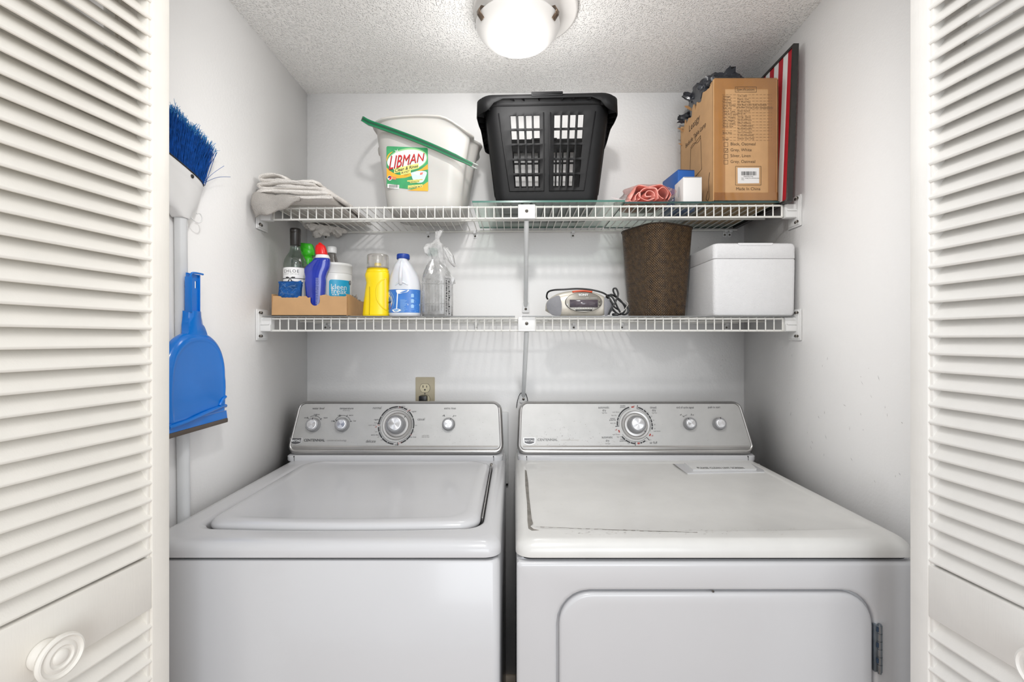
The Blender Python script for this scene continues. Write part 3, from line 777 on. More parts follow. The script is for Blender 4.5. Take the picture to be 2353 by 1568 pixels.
# glass and clear sheets on the shelves
def sheet(name, label, cat, x0, x1, y0, y1, z, th, mf, me, tilt=0):
    b = MB()
    c = [(x0, y0), (x1, y0), (x1, y1), (x0, y1)]; zz = lambda x: z+tilt*(x-x0)
    v = [(x, y, zz(x)) for x, y in c]+[(x, y, zz(x)+th) for x, y in c]
    b.mesh(v, [(3, 2, 1, 0), (4, 5, 6, 7)], mf); b.mesh(v, [(0, 1, 5, 4), (1, 2, 6, 5), (2, 3, 7, 6), (3, 0, 4, 7)], me)
    return single(name, b, label, cat, ((x0+x1)/2, (y0+y1)/2, z), world=True)
ZG = 1.6718
sheet('glass_sheet', 'clear glass sheet with green edge on the upper shelf, under the black laundry basket', 'glass sheet', -.116, .3125, 1.290, 1.590, ZG-.0005, .0052, GLASS, GLASSE, .0056)
sheet('glass_sheet', 'clear glass sheet on the upper shelf, under the cardboard lamp box and pink bundle', 'glass sheet', .3140, .7530, 1.302, 1.598, ZG+.0008, .0050, GLASS, mat('dark_glass_edge', (50, 76, 74), .2), .004)
ZS = 1.3513
sheet('shelf_liner', 'clear plastic sheet lying on the left half of the lower shelf', 'shelf liner', -.702, .004, 1.286, 1.592, ZS, .0022, SHEET, SHEETE)
sheet('shelf_liner', 'clear plastic sheet lying on the right half of the lower shelf', 'shelf liner', .024, .785, 1.286, 1.592, ZS, .0022, SHEET, SHEETE)
ZL = ZS+.0024       # where things stand on the lower shelf

# ------------------------------------------------------------------ things on the upper shelf
def vertplane(d): return lambda u, v: Vector((u, d, v))
def on(d):
    """photo pixel -> (x, z) on the upright plane at depth d"""
    return lambda px, py: ((px-CX)*d/F, CZ+(CY-py)*d/F)

# folded towel: an S-folded thick cloth
def towel():
    t = thing('folded_towel', 'folded off-white terry towel on the left end of the upper shelf', 'towel', (-.60, 1.42, 1.667))
    TER = mat('terry_cloth', (226, 221, 215), .95, var=.05, vscale=60, bump=.003, bscale=420)
    rr = random.Random(4)
    def ribbon(name, path, th, y0, y1, seed, taper=0):
        P = smooth_path([(p[0], 0, p[1]) for p in path], 7); n = len(P); left, right = [], []
        for i, p in enumerate(P):
            tg = (P[min(i+1, n-1)]-P[max(0, i-1)]).normalized(); nn = Vector((-tg.z, 0, tg.x))
            w = th*(.5 if 0 < i < n-1 else .28)
            left.append(p+nn*w); right.append(p-nn*w)
        loop = left+list(reversed(right)); rings = []; ny = 34
        for j in range(ny+1):
            y = y0+(y1-y0)*j/ny; ring = []
            e = min(1, .55+j*.25, .55+(ny-j)*.25)
            c = [(l+r_)*.5 for l, r_ in zip(left, right)]; cc = c+list(reversed(c))
            for p, q in zip(loop, cc):
                v = q+(p-q)*e
                s1 = noise.noise(Vector((v.x*14, y*9, v.z*26+seed)))*.008; s2 = noise.noise(Vector((v.x*60+5, y*60, v.z*60)))*.0016
                k = .35+.65*min(1, max(0, (v.z-1.672)/.03))
                ring.append(Vector((v.x+s1*.8+s2+(.012 if False else 0), y+(noise.noise(Vector((v.x*11, seed, v.z*30)))*.012), v.z+(s1+s2)*k)))
            rings.append(ring)
        b = MB(); b.loft(rings, TER, True, True); b.obj(name, t, world=True, sharp=80)
    ribbon('lower_fold', [(-.500, 1.676), (-.56, 1.677), (-.62, 1.678), (-.680, 1.677), (-.704, 1.684), (-.690, 1.693), (-.62, 1.694), (-.56, 1.692), (-.508, 1.687)], .0145, 1.258, 1.560, 1)
    ribbon('middle_fold', [(-.485, 1.680), (-.52, 1.700), (-.58, 1.706), (-.64, 1.707), (-.690, 1.705), (-.706, 1.712), (-.692, 1.719), (-.64, 1.719), (-.59, 1.718), (-.545, 1.715)], .0120, 1.266, 1.575, 9)
    ribbon('upper_fold', [(-.545, 1.724), (-.59, 1.730), (-.64, 1.731), (-.688, 1.729), (-.704, 1.737), (-.690, 1.745), (-.655, 1.744), (-.630, 1.735)], .0110, 1.280, 1.585, 5)
    # front corner that droops over the bracket, and a corner that hangs through at the back
    b = MB(); rings = []
    for j in range(25):
        q = j/24; x = -.709+.128*q; zb = 1.626+.040*q**1.6+.003*math.sin(q*15)
        base = [(1.300, 1.690-.006*q), (1.270, 1.692-.010*q), (1.252, 1.684-.010*q), (1.247, (1.684+zb)/2), (1.250, zb), (1.258, zb-.002), (1.262, (1.680+zb)/2), (1.268, 1.674), (1.300, 1.676)]
        P = smooth_path([(0, y, z) for y, z in base], 3)
        rings.append([Vector((x+.003*math.sin(p.z*90), p.y+.005*math.sin(q*9+p.z*40)-.004*math.sin(q*PI), p.z+.0015*noise.noise(Vector((x*90, p.y*90, p.z*90))))) for p in P])
    b.loft(rings, TER, True, True)
    b.loft(rings, TER, True, True); b.obj('drooping_edge', t, world=True, sharp=80)
    b = MB()
    for (x, y, rx, h, sd) in ((-.640, 1.535, .034, .016, 3), (-.600, 1.560, .026, .012, 8), (-.660, 1.50, .020, .010, 5)):
        tb = bmesh.new(); bmesh.ops.create_icosphere(tb, subdivisions=4, radius=1)
        for v in tb.verts:
            p = v.co.copy(); q = 1+.45*noise.noise(p*1.9+Vector((sd, 1, 2)))+.2*noise.noise(p*6); v.co = Vector((x+p.x*rx*q, y+p.y*.03*q, 1.664+min(0, p.z)*h*2.0*q))
        b.merge(tb, TER)
    b.obj('hanging_corner', t, world=True, sharp=80)
towel()

# mop bucket
def bucket():
    bx, by, z0, h = -.268, 1.455, 1.6682, .269
    t = thing('mop_bucket', 'white plastic mop bucket with green handle and colourful label', 'bucket', (bx, by, z0))
    WP = mat('bucket_white', (196, 194, 189), .42, var=.01, sss=.1)
    def ring(s, e=0):
        hx = .112+(.148-.112)*s+e; hy = .100+(.118-.100)*s+e
        pts = []
        for x, y in rrect(-hx, hx, -hy, hy, .045+.02*s, 8, 10):
            # spout pinched out of the right side, and a vertical hand groove next to it
            w = math.exp(-((y+.02)/.035)**2) if x > 0 else 0
            g = math.exp(-((y+.062)/.016)**2) if x > hx*.6 else 0
            xx = x+(.014*s*w-.012*g*min(1, s*1.6))*(1 if x > hx*.6 else 0)
            pts.append((bx+xx, by+y))
        return pts
    def top(x, y):      # the rim waves and dips towards the pouring side
        u = (x-bx)/.148
        w = min(1, max(0, (u-.35)/.65)); w = w*w*(3-2*w)
        return h-.006-.034*w+.006*math.cos(u*2.6)
    b = MB(); rings = []
    for s in (0, .02, .05, .15, .35, .55, .75, .9, .97):
        e = -.012 if s == 0 else (-.003 if s == .02 else 0)
        rings.append([Vector((x, y, z0+s*top(x, y))) for x, y in ring(s, e)])
    for e, dz in ((.001, 0), (.007, .000), (.0085, .003), (.007, .006), (.002, .0065), (-.001, .003)):
        rings.append([Vector((x, y, z0+top(x, y)+dz-.004)) for x, y in ring(1, e)])
    for s in (.93, .7, .4, .1, .02):
        rings.append([Vector((x, y, z0+.004+s*(top(x, y)-.006))) for x, y in ring(s, -.003)])
    b.loft(rings, WP, True, True)
    body = b.obj('bucket_body', t, world=True, sharp=70)
    fy = lambda z: by-(.100+.018*(z-z0)/h)-.0009
    f = lambda u, v: Vector((u, fy(v), v))
    def L(px, py):
        d = 1.342; return ((px-CX)*d/F, CZ+(CY-py)*d/F)
    def LS(pts, m, k): 
        b.shape([L(*p) for p in pts], lambda u, v: f(u, v)+Vector((0, -.00018*k, 0)), m)
    LG = mat('label_green', (58, 156, 98), .35, var=.25, vscale=22); LG2 = mat('label_light_green', (150, 205, 140), .35, var=.1)
    LY = mat('label_yellow', (246, 190, 40), .35, var=.12, vscale=30); LR = mat('label_red', (205, 30, 38), .35); LW = mat('label_white', (245, 246, 240), .35)
    LD = mat('label_dark_green', (22, 60, 44), .4, var=0); LYL = mat('label_pale_yellow', (250, 236, 130), .35)
    b = MB()
    b.shape(rpoly([L(887, 427), L(983, 438), L(983, 340), L(888, 336)], .004), f, LG)
    def curve(pts, n=8): return [tuple(p[:2]) for p in smooth_path([(x, y, 0) for x, y in pts], n)]
    LO = mat('label_orange', (240, 172, 44), .35, var=.12, vscale=30)
    def ell(cx_, cy_, rx, ry, ang_, n=40): return [(cx_+rx*math.cos(t)*math.cos(ang_)-ry*math.sin(t)*math.sin(ang_), cy_+rx*math.cos(t)*math.sin(ang_)+ry*math.sin(t)*math.cos(ang_)) for t in [2*PI*i/n for i in range(n)]]
    LS(curve([(887.6, 384), (896, 392), (912, 400), (930, 400), (950, 394), (968, 387), (982.5, 376)])+[(982.8, 388), (966, 392), (948, 402), (930, 407), (912, 408.5), (898, 408), (887.6, 408)], LO, 1)
    LS(curve([(934, 436), (955, 431), (970, 424), (982.6, 416)])+[(982.4, 437.5)], LO, 1)
    LS([p for p in ell(935.5, 366.5, 46.6, 25.5, math.radians(-9)) if p[0] > 887.8], LG2, 2)
    LS([p for p in ell(934.5, 367.5, 45.5, 22.8, math.radians(-9)) if p[0] > 888.2], LW, 3)
    LS(curve([(887.8, 367), (890, 358), (896, 351.5), (903, 348.5), (897, 353.5), (891.5, 361), (888, 371)]), LO, 3.5)
    LS([(889, 421), (916, 423.5), (915.5, 432.5), (889, 430)], LW, 3.6)
    for k in range(17):
        x = 892+k*1.28; LS([(x, 422.5), (x+(.9 if k % 3 else .45), 422.6), (x+(.9 if k % 3 else .45), 430), (x, 429.8)], INK, 4.6)
    for a in range(10):      # starburst
        an = a*PI/5; r1 = 7.5 if a % 2 == 0 else 4
        LS([(912+1.0*math.cos(an+1.57), 349+1.0*math.sin(an+1.57)), (912+r1*math.cos(an), 349+r1*math.sin(an)), (912-1.0*math.cos(an+1.57), 349-1.0*math.sin(an+1.57))], LW, 4.4)
    k = 1.342/F
    def T(s, px, py, hpx, m, lay, **kw):
        b.text(s, lambda u, v: f(u, v)+Vector((0, -.00018*lay, 0)), hpx*k, m, L(px, py), **kw)
    a = math.radians(13)
    def Q(txt, bl, br, tr, tl, m, lay, bold=0, grow=0):
        """letters fitted into a four-cornered field of the label"""
        pts = []; b.text(txt, lambda u, v: (pts.append((u, v)), Vector((0, 0, -9)))[1], 1, m, bold=bold)
        for v in list(b.bm.verts):
            if v.co.z < -8: b.bm.verts.remove(v)
        us_ = [p[0] for p in pts]; vs2 = [p[1] for p in pts]; u0, u1, v0, v1 = min(us_), max(us_), min(vs2), max(vs2)
        def mp(u, v):
            a_ = (u-u0)/(u1-u0)*(1+2*grow)-grow; c_ = (v-v0)/(v1-v0)*(1+2*grow)-grow
            lo = (bl[0]+(br[0]-bl[0])*a_, bl[1]+(br[1]-bl[1])*a_); hi = (tl[0]+(tr[0]-tl[0])*a_, tl[1]+(tr[1]-tl[1])*a_)
            x_, z_ = L(lo[0]+(hi[0]-lo[0])*c_, lo[1]+(hi[1]-lo[1])*c_)
            return f(x_, z_)+Vector((0, -.00018*lay, 0))
        b.text(txt, mp, 1, m, bold=bold)
    q1 = ((892.4, 389.6), (971.8, 369), (975, 351.6), (898.5, 357.6))
    Q('LIBMAN', *[(x+.7, y+1) for x, y in q1], LD, 4.4, .0); Q('LIBMAN', *q1, LR, 7, .0)
    LS([(904.5, 397), (905.6, 386), (961.5, 374.5), (962, 385.5), (943, 389), (943, 396.5), (920, 401.5), (919.5, 394)], LYL, 4)
    Q('Clean & Rinse', (906, 395.3), (960, 384), (960.6, 376.6), (907.7, 387), LD, 6, .02)
    Q('BUCKET', (921, 399), (940.4, 394.9), (941, 390), (922.4, 393.6), LD, 6, .02)
    Q('Cubeta', (928, 402.6), (938, 400.6), (938.5, 399), (928.6, 401), LD, 6)
    LS([(934.8, 413), (971, 410), (970.6, 412.4), (963.4, 413.2), (963, 417.4), (941.4, 419.4), (940.8, 415.8), (934.8, 416)], LYL, 4)
    LS([(936.4, 424.6), (969.8, 421.8), (970, 428.4), (936, 431.8)], LYL, 3.9)
    Q('KEEPS CLEAN & DIRTY WATER', (935.8, 414.9), (970.2, 412.2), (970.2, 410.6), (936, 413.3), LD, 6)
    Q('SEPARATE', (941.8, 418.6), (962.1, 416.9), (962.5, 413.7), (942, 415.5), LD, 6, .02)
    Q('WORKS GREAT WITH YOUR', (938, 426.6), (969, 424.0), (969, 422.4), (938, 425.1), LD, 6)
    Q('WONDER MOP', (936.8, 431.4), (969.1, 428.3), (969.1, 425.0), (937.2, 428.1), LD, 6, .02)
    # small bucket drawing and flag roundel
    LS(curve([(943, 396), (960, 392), (979, 394), (977, 406), (970, 417), (956, 418), (947, 410)]), mat('label_pale_blue', (205, 228, 230), .35), 3.8)
    LS([(946, 397), (962, 395), (975, 397), (960, 402)], LW, 5)
    LS([(965, 396), (972, 395), (970, 400), (964, 401)], mat('label_pink', (228, 120, 110), .35), 6)
    LS([(894.5+5.2*math.cos(t), 408+5.6*math.sin(t)) for t in [i*PI/10 for i in range(20)]], LW, 4)
    LS([(894.5+4.6*math.cos(t), 408+5*math.sin(t)) for t in [PI+i*PI/14 for i in range(15)]], mat('label_navy', (40, 56, 110), .4), 5)
    for q in range(3): LS([(891+q*2.4, 412.6-q*.6), (898-q*.2, 403.2+q*2.6), (899, 404.4+q*2.6), (892.4+q*2.4, 413-q*.6)], LR, 5.5)
    LS([(899.5, 404.5), (909.5, 405.5), (909.5, 407), (899.5, 406)], mat('label_pink', (228, 120, 110), .35), 5); LS([(899.5, 408), (909, 409), (909, 411.6), (899.5, 410.6)], mat('label_pink', (228, 120, 110), .35), 5)
    b.obj('label', t, world=True)
    # bail handle: a U-shaped channel swung down around the bucket
    GR = mat('handle_green', (10, 116, 72), .3, var=.06); GRD = mat('handle_green_inner', (6, 72, 46), .45)
    A, Bp = Vector((-.4265, 1.318, 1.9135)), Vector((-.118, 1.318, 1.7875))
    dirv = (Bp-A).normalized(); up = Vector((-dirv.z, 0, dirv.x))
    if up.z < 0: up = -up
    path = []
    for i in range(13): path.append(Bp+(A-Bp)*(i/12)*.96+up*(.006*math.sin(PI*i/12)))
    A2 = A.copy(); cy = (1.318+1.592)/2; ry = (1.592-1.318)/2
    for i in range(1, 20):
        th = PI*i/20; path.append(A+(A-Bp).normalized()*(.022*math.sin(th))*1.0+Vector((0, ry*(1-math.cos(th)), 0)))
    for i in range(0, 9): path.append(A+(Bp-A)*(i/8)*.78+Vector((0, 2*ry, 0)))
    def lined(p):
        px = CX+F*p.x/p.y; py = 275+(px-836)*.418; return Vector((p.x, p.y, CZ+(CY-py)*p.y/F))
    path = path[:13]+[lined(p) for p in path[13:]]
    b = MB()
    def band(o0, o1, h0, h1, m):
        rings = []
        n = len(path)
        for i, p in enumerate(path):
            tg = (path[min(i+1, n-1)]-path[max(i-1, 0)]).normalized(); side = tg.cross(up).normalized()
            taper = 1 if i > 1 else .75
            rings.append([p+side*o0*1+up*h0*taper, p+side*o1+up*h0*taper, p+side*o1+up*h1*taper, p+side*o0+up*h1*taper])
        b.loft(rings, m, True, True)
    band(.0035, -.0045, .0032, .0070, GR); band(.0035, -.0045, -.0070, -.0032, GR); band(-.0015, -.0042, -.0034, .0034, GRD)
    hd = b.obj('handle', t, world=True)
    b = MB(); GP = mat('worn_grey_tip', (150, 156, 150), .4)
    for s in (1, -1):
        b.tube([Bp+up*.0050*s-dirv*.004, Bp+up*.0052*s+dirv*.010, Bp+up*.0048*s+dirv*.016], [.0028, .0026, .0012], GP, 8)
    b.obj('handle_tip', hd, world=True)
    b = MB(); b.lathe([(.014, 0), (.014, .006), (.010, .008), (0, .008)], WP, 24, Matrix.Translation((bx-.150, by, z0+h-.055)) @ Matrix.Rotation(-PI/2, 4, 'Y'))
    b.obj('pivot_boss', t, world=True)
bucket()

# black laundry basket with open grid walls
def basket():
    bx, by, z0, h = .100, 1.442, 1.6785, .300
    rz = math.radians(-2.2)
    t = thing('laundry_basket', 'black plastic laundry basket with open grid sides on the glass sheet', 'laundry basket', (bx, by, z0), rz)
    BK = mat('black_plastic', (20, 20, 21), .55, var=.12, vscale=40, bump=.0002, bscale=60, spec=.22)
    us = []           # perimeter samples (side, param), front first, counter-clockwise
    g1 = [-.375, -.345, -.2925, -.2575]
    fr = [-1, -.92]
    cells = []; x = -.505
    cols = []
    for base in (-.765, .155):
        c = base
        for k in range(4):
            cols.append((c, c+.126)); c += .126+.0365
    for a_, b_ in cols: fr += [a_, b_]
    fr += [0, .92, 1]; fr = sorted(set(fr))
    holes = [i for i, v in enumerate(fr[:-1]) if any(abs(v-a_) < 1e-6 for a_, _ in cols)]
    nf = len(fr)-1
    rowsz = []; r = .157
    for k in range(5): rowsz += [(r, r+.118)]; r += .118+.0200
    zs = [0, .02, .06, .10]
    for a_, b_ in rowsz: zs += [a_, b_]
    zs += [.87, .92]
    holer = [i for i, v in enumerate(zs[:-1]) if any(abs(v-a_) < 1e-6 for a_, _ in rowsz)]
    rc = .028
    def ring(s, e=0, off=0):
        hx = .147+(.183-.147)*s+e; hy = .112+(.137-.112)*s+e; r_ = rc+.012*s
        pts = []
        def corner(cx_, cy_, a0):
            return [(cx_+r_*math.cos(a0+PI/2*i/6), cy_+r_*math.sin(a0+PI/2*i/6)) for i in range(1, 6)]
        pts += [(p*(hx-r_), -hy) for p in fr]; pts += corner(hx-r_, -hy+r_, -PI/2)
        pts += [(hx, p*(hy-r_)) for p in fr]; pts += corner(hx-r_, hy-r_, 0)
        pts += [(-p*(hx-r_), hy) for p in fr]; pts += corner(-hx+r_, hy-r_, PI/2)
        pts += [(-hx, -p*(hy-r_)) for p in fr]; pts += corner(-hx+r_, -hy+r_, PI)
        return pts
    seg = nf+6
    def wall(e, flip):
        rings = []
        for s in zs: rings.append([(x, y, s*h) for x, y in ring(s, e-(.010 if s == 0 else .003 if s == .02 else 0))])
        n = len(rings[0]); vs = [p for r_ in rings for p in r_]; F_ = []
        for k in range(len(zs)-1):
            for i in range(n):
                side, loc = divmod(i, seg)
                if k in holer and loc in holes: continue
                j = (i+1) % n; q = (k*n+i, k*n+j, (k+1)*n+j, (k+1)*n+i)
                F_.append(q if not flip else q[::-1])
        F_.append(tuple(range(n)) if flip else tuple(reversed(range(n))))
        return vs, F_, n
    b = MB()
    vo, fo, n = wall(0, False); vi, fi, _ = wall(-.0032, True)
    vi = [(x, y, z+(.003 if z < .001 else 0)) for x, y, z in vi]
    off = len(vo); allf = list(fo)+[tuple(q+off for q in f) for f in fi]
    for k in range(len(zs)-1):          # reveal faces round every hole
        for i in range(n):
            side, loc = divmod(i, seg)
            if k in holer and loc in holes:
                j = (i+1) % n; q = [k*n+i, k*n+j, (k+1)*n+j, (k+1)*n+i]
                for a_ in range(4):
                    p0, p1 = q[a_], q[(a_+1) % 4]; allf.append((p0, p1, p1+off, p0+off))
    b.mesh(vo+vi, allf, BK)
    # frames pressed round the grid panels on every side
    hz = lambda s: s*h
    def side_pts(sd, s, p, o):
        hx = .147+.036*s; hy = .112+.025*s; r_ = rc+.012*s
        if sd == 0: return Vector((p*(hx-r_), -hy-o, hz(s)))
        if sd == 1: return Vector((hx+o, p*(hy-r_), hz(s)))
        if sd == 2: return Vector((-p*(hx-r_), hy+o, hz(s)))
        return Vector((-hx-o, -p*(hy-r_), hz(s)))
    for sd in range(4):
        for sg in (-1, 1):
            for p in ((.575, .575), (.035, .035)) if False else ():
                pass
            pth = [side_pts(sd, .85, sg*.985, .001), side_pts(sd, .125, sg*.87, .001), side_pts(sd, .125, sg*.07, .001), side_pts(sd, .85, sg*.07, .001)]
            b.tube(pth, .0020, BK, 6)
    body = b.obj('basket_body', t, sharp=40)
    # rolled rim flange with ribs and a grip at mid side
    b = MB()
    def rr(e, z, flare=0): return [Vector((x, y, z-flare*abs(y)*0)) for x, y in ring(1, e)]
    gz = lambda x, y: 0
    def fl(e, zz, side):      # flange hangs lower along the two long sides
        out_ = []
        for x, y in ring(1, e):
            w = min(1, max(0, (abs(x)-.135)/.04)); w = w*w*(3-2*w); mid = 1-.35*math.exp(-(y/.05)**2)
            out_.append(Vector((x, y, zz-(h*.115*w*mid if side else 0))))
        return out_
    b.loft([rr(-.0031, h*.912), rr(-.001, h*.960), rr(.003, h*.988), rr(.006, h), rr(.0105, h*1.002), rr(.0125, h*.996), rr(.0128, h*.985), rr(.0160, h*.981), rr(.0185, h*.972), fl(.0195, h*.950, True), fl(.0175, h*.950, True), rr(.0165, h*.968), rr(.010, h*.976), rr(.004, h*.970), rr(.0005, h*.945), rr(.0003, h*.912), rr(-.0031, h*.912)], BK)
    k_ = 0
    P0 = ring(1, 0); P1 = ring(1, .0165); n = len(P0); m_ = 0
    for i in range(0, n, 3):
        a_, c_ = Vector((*P0[i], 0)), Vector((*P1[i], 0)); tg = Vector((-(c_-a_).y, (c_-a_).x, 0)).normalized()*.0008
        w = min(1, max(0, (abs(a_.x)-.135)/.04)); lo = h*(.94-.10*w)
        v = [a_+Vector((0, 0, lo+.004)), c_+Vector((0, 0, lo)), c_+Vector((0, 0, h*.965)), a_+Vector((0, 0, h*.965))]
        b.mesh([p+tg for p in v]+[p-tg for p in v], [(0, 1, 2, 3), (7, 6, 5, 4), (0, 3, 7, 4), (0, 4, 5, 1)], BK)
    b.obj('rim', t, sharp=50)
    for sg, nm in ((-1, 0), (1, 1)):
        b = MB(); y0 = sg*(.137+.0115)
        b.box(-.044, .044, y0-.0095, y0+.0065, h*.966, h*1.008, BK, .002, 2)
        b.tube([(-.040, y0-.0098, h*.984), (-.012, y0-.0102, h*.980), (.012, y0-.0098, h*.986), (.040, y0-.0102, h*.982)], .0012, BK, 6)
        b.obj('grip', t)
basket()

# pink plastic bundle
def pink():
    PK = mat('pink_plastic_film', (250, 168, 156), .35, var=.08, vscale=30); bx, bz = .394, 1.6790
    t = thing('pink_bundle', 'rolled pink plastic bundle on the glass sheet left of the small blue box', 'bundle', (bx, 1.37, bz))
    b = MB()
    def coil(pts, th, y0, y1, ph):
        P = smooth_path([(x, 0, z) for x, z in pts], 6); n = len(P); rings = []
        L_, R_ = [], []
        for i, p in enumerate(P):
            tg = (P[min(i+1, n-1)]-P[max(0, i-1)]).normalized(); nn = Vector((-tg.z, 0, tg.x)); L_.append(p+nn*th); R_.append(p-nn*th)
        loop = L_+list(reversed(R_))
        for j in range(9):
            y = y0+(y1-y0)*j/8; e = 1-.10*(abs(j-4)/4)**2; c = Vector((bx, 0, bz+.022))
            rings.append([Vector((c.x+(v.x)*e+.003*math.sin(y*90+v.x*60+ph), y+.006*math.sin(v.x*120+v.z*150+ph)*(1 if j == 0 else .3), bz+.002+max(0, v.z)*(1+.0*e))) for v in loop])
        b.loft(rings, PK, True, True)
    coil([(.060, .010), (.066, .026), (.052, .044), (.022, .051), (-.010, .046), (-.038, .050), (-.050, .036), (-.060, .018), (-.068, .004), (-.030, .001), (.010, .001), (.045, .001), (.058, .006)], .0012, 1.325, 1.43, 0)
    coil([(.050, .012), (.054, .030), (.036, .042), (.020, .034), (.026, .018), (.040, .012)], .0011, 1.318, 1.42, 1)
    coil([(.018, .008), (.020, .026), (.010, .040), (-.012, .041), (-.030, .032), (-.034, .016), (-.014, .007), (.006, .010)], .0011, 1.316, 1.42, 2)
    coil([(.008, .014), (.008, .026), (-.006, .033), (-.020, .026), (-.020, .016), (-.006, .014)], .0010, 1.313, 1.41, 3)
    coil([(-.052, .004), (-.048, .020), (-.040, .028), (-.036, .014), (-.044, .006)], .0010, 1.318, 1.40, 4)
    b.obj('rolled_film', t, world=True, sharp=70)
    b = MB(); CW = clear('clear_wrap', (246, 242, 242), .3, .12, .22, (245, 230, 228))
    rings = []
    for j in range(7):
        y = 1.318+.12*j/6; rings.append([Vector((bx-.004+(.074+.004*math.sin(3*a+j))*math.cos(a)*(1+.05*math.sin(5*a+2*j)), y, bz+.0012+max(0, .026+(.027)*math.sin(a)*(1+.06*math.sin(7*a+j))))) for a in [2*PI*i/28 for i in range(28)]])
    b.loft(rings, CW)
    for k in range(6):
        x0 = bx-.070-.004*k; b.shape([(x0, bz+.002+.004*k), (x0-.016, bz+.010+.005*k), (x0-.010, bz+.014+.004*k), (x0+.006, bz+.010+.003*k)], lambda u, v: (u, 1.33+.008*k, v), CW)
    b.obj('clear_wrap', t, world=True, sharp=80)
pink()

# small boxes
def carton(name, label, x0, x1, y0, y1, z0, z1, m, rz, extra=None, cat='box'):
    cx_, cy_ = (x0+x1)/2, (y0+y1)/2
    t = thing(name, label, cat, (cx_, cy_, z0), rz)
    b = MB(); hx, hy, h = (x1-x0)/2, (y1-y0)/2, z1-z0
    b.box(-hx, hx, -hy, hy, 0, h-.0006, m, .0012, 2); b.obj('carton_body', t)
    b = MB(); b.box(-hx+.0006, hx-.0006, -hy-.0004, hy, h-.0006, h+.0004, m, .0004, 1); b.box(-hx+.003, hx-.003, -hy-.0002, -hy+.0006, h-.0014, h-.0002, DARK)
    b.obj('top_flap', t)
    if extra:
        b = MB(); extra(b, hx, hy, h); b.obj('printing', t)
    return t
BLUE = mat('blue_card', (34, 92, 170), .45, var=.04); WCARD = mat('white_card', (218, 216, 214), .5, var=.01)
def pr_blue(b, hx, hy, h):
    f = lambda u, v: Vector((-hx-.0003, -u, v))
    b.shape([(-hy*.9, h*.05), (hy*.9, h*.05), (hy*.9, h*.42), (-hy*.9, h*.62)], f, mat('label_navy', (40, 56, 110), .4))
    b.text('ITE', lambda u, v: f(u, v)+Vector((-.0003, 0, 0)), .022, WCARD, (.012, h*.38), bold=.03)
    b.shape([(-hy*.6, h*.60), (hy*.25, h*.60), (hy*.25, h*.66), (-hy*.6, h*.66)], lambda u, v: f(u, v)+Vector((-.0003, 0, 0)), WCARD)
carton('blue_box', 'small blue carton standing behind the white carton on the upper shelf', .492, .545, 1.395, 1.505, ZG+.0065, 1.802, BLUE, math.radians(6), pr_blue)
def pr_white(b, hx, hy, h):
    f = lambda u, v: Vector((-hx-.0003, -u, v))
    b.shape([(.010*math.cos(a)+.0, h*.55+.016*math.sin(a)) for a in [i*PI/10 for i in range(20)]], f, mat('pale_grey_print', (180, 184, 188), .5))
carton('white_box', 'small plain white carton beside the big cardboard lamp box', .4815, .5345, 1.305, 1.375, ZG+.0065, 1.7485, WCARD, 0, pr_white)

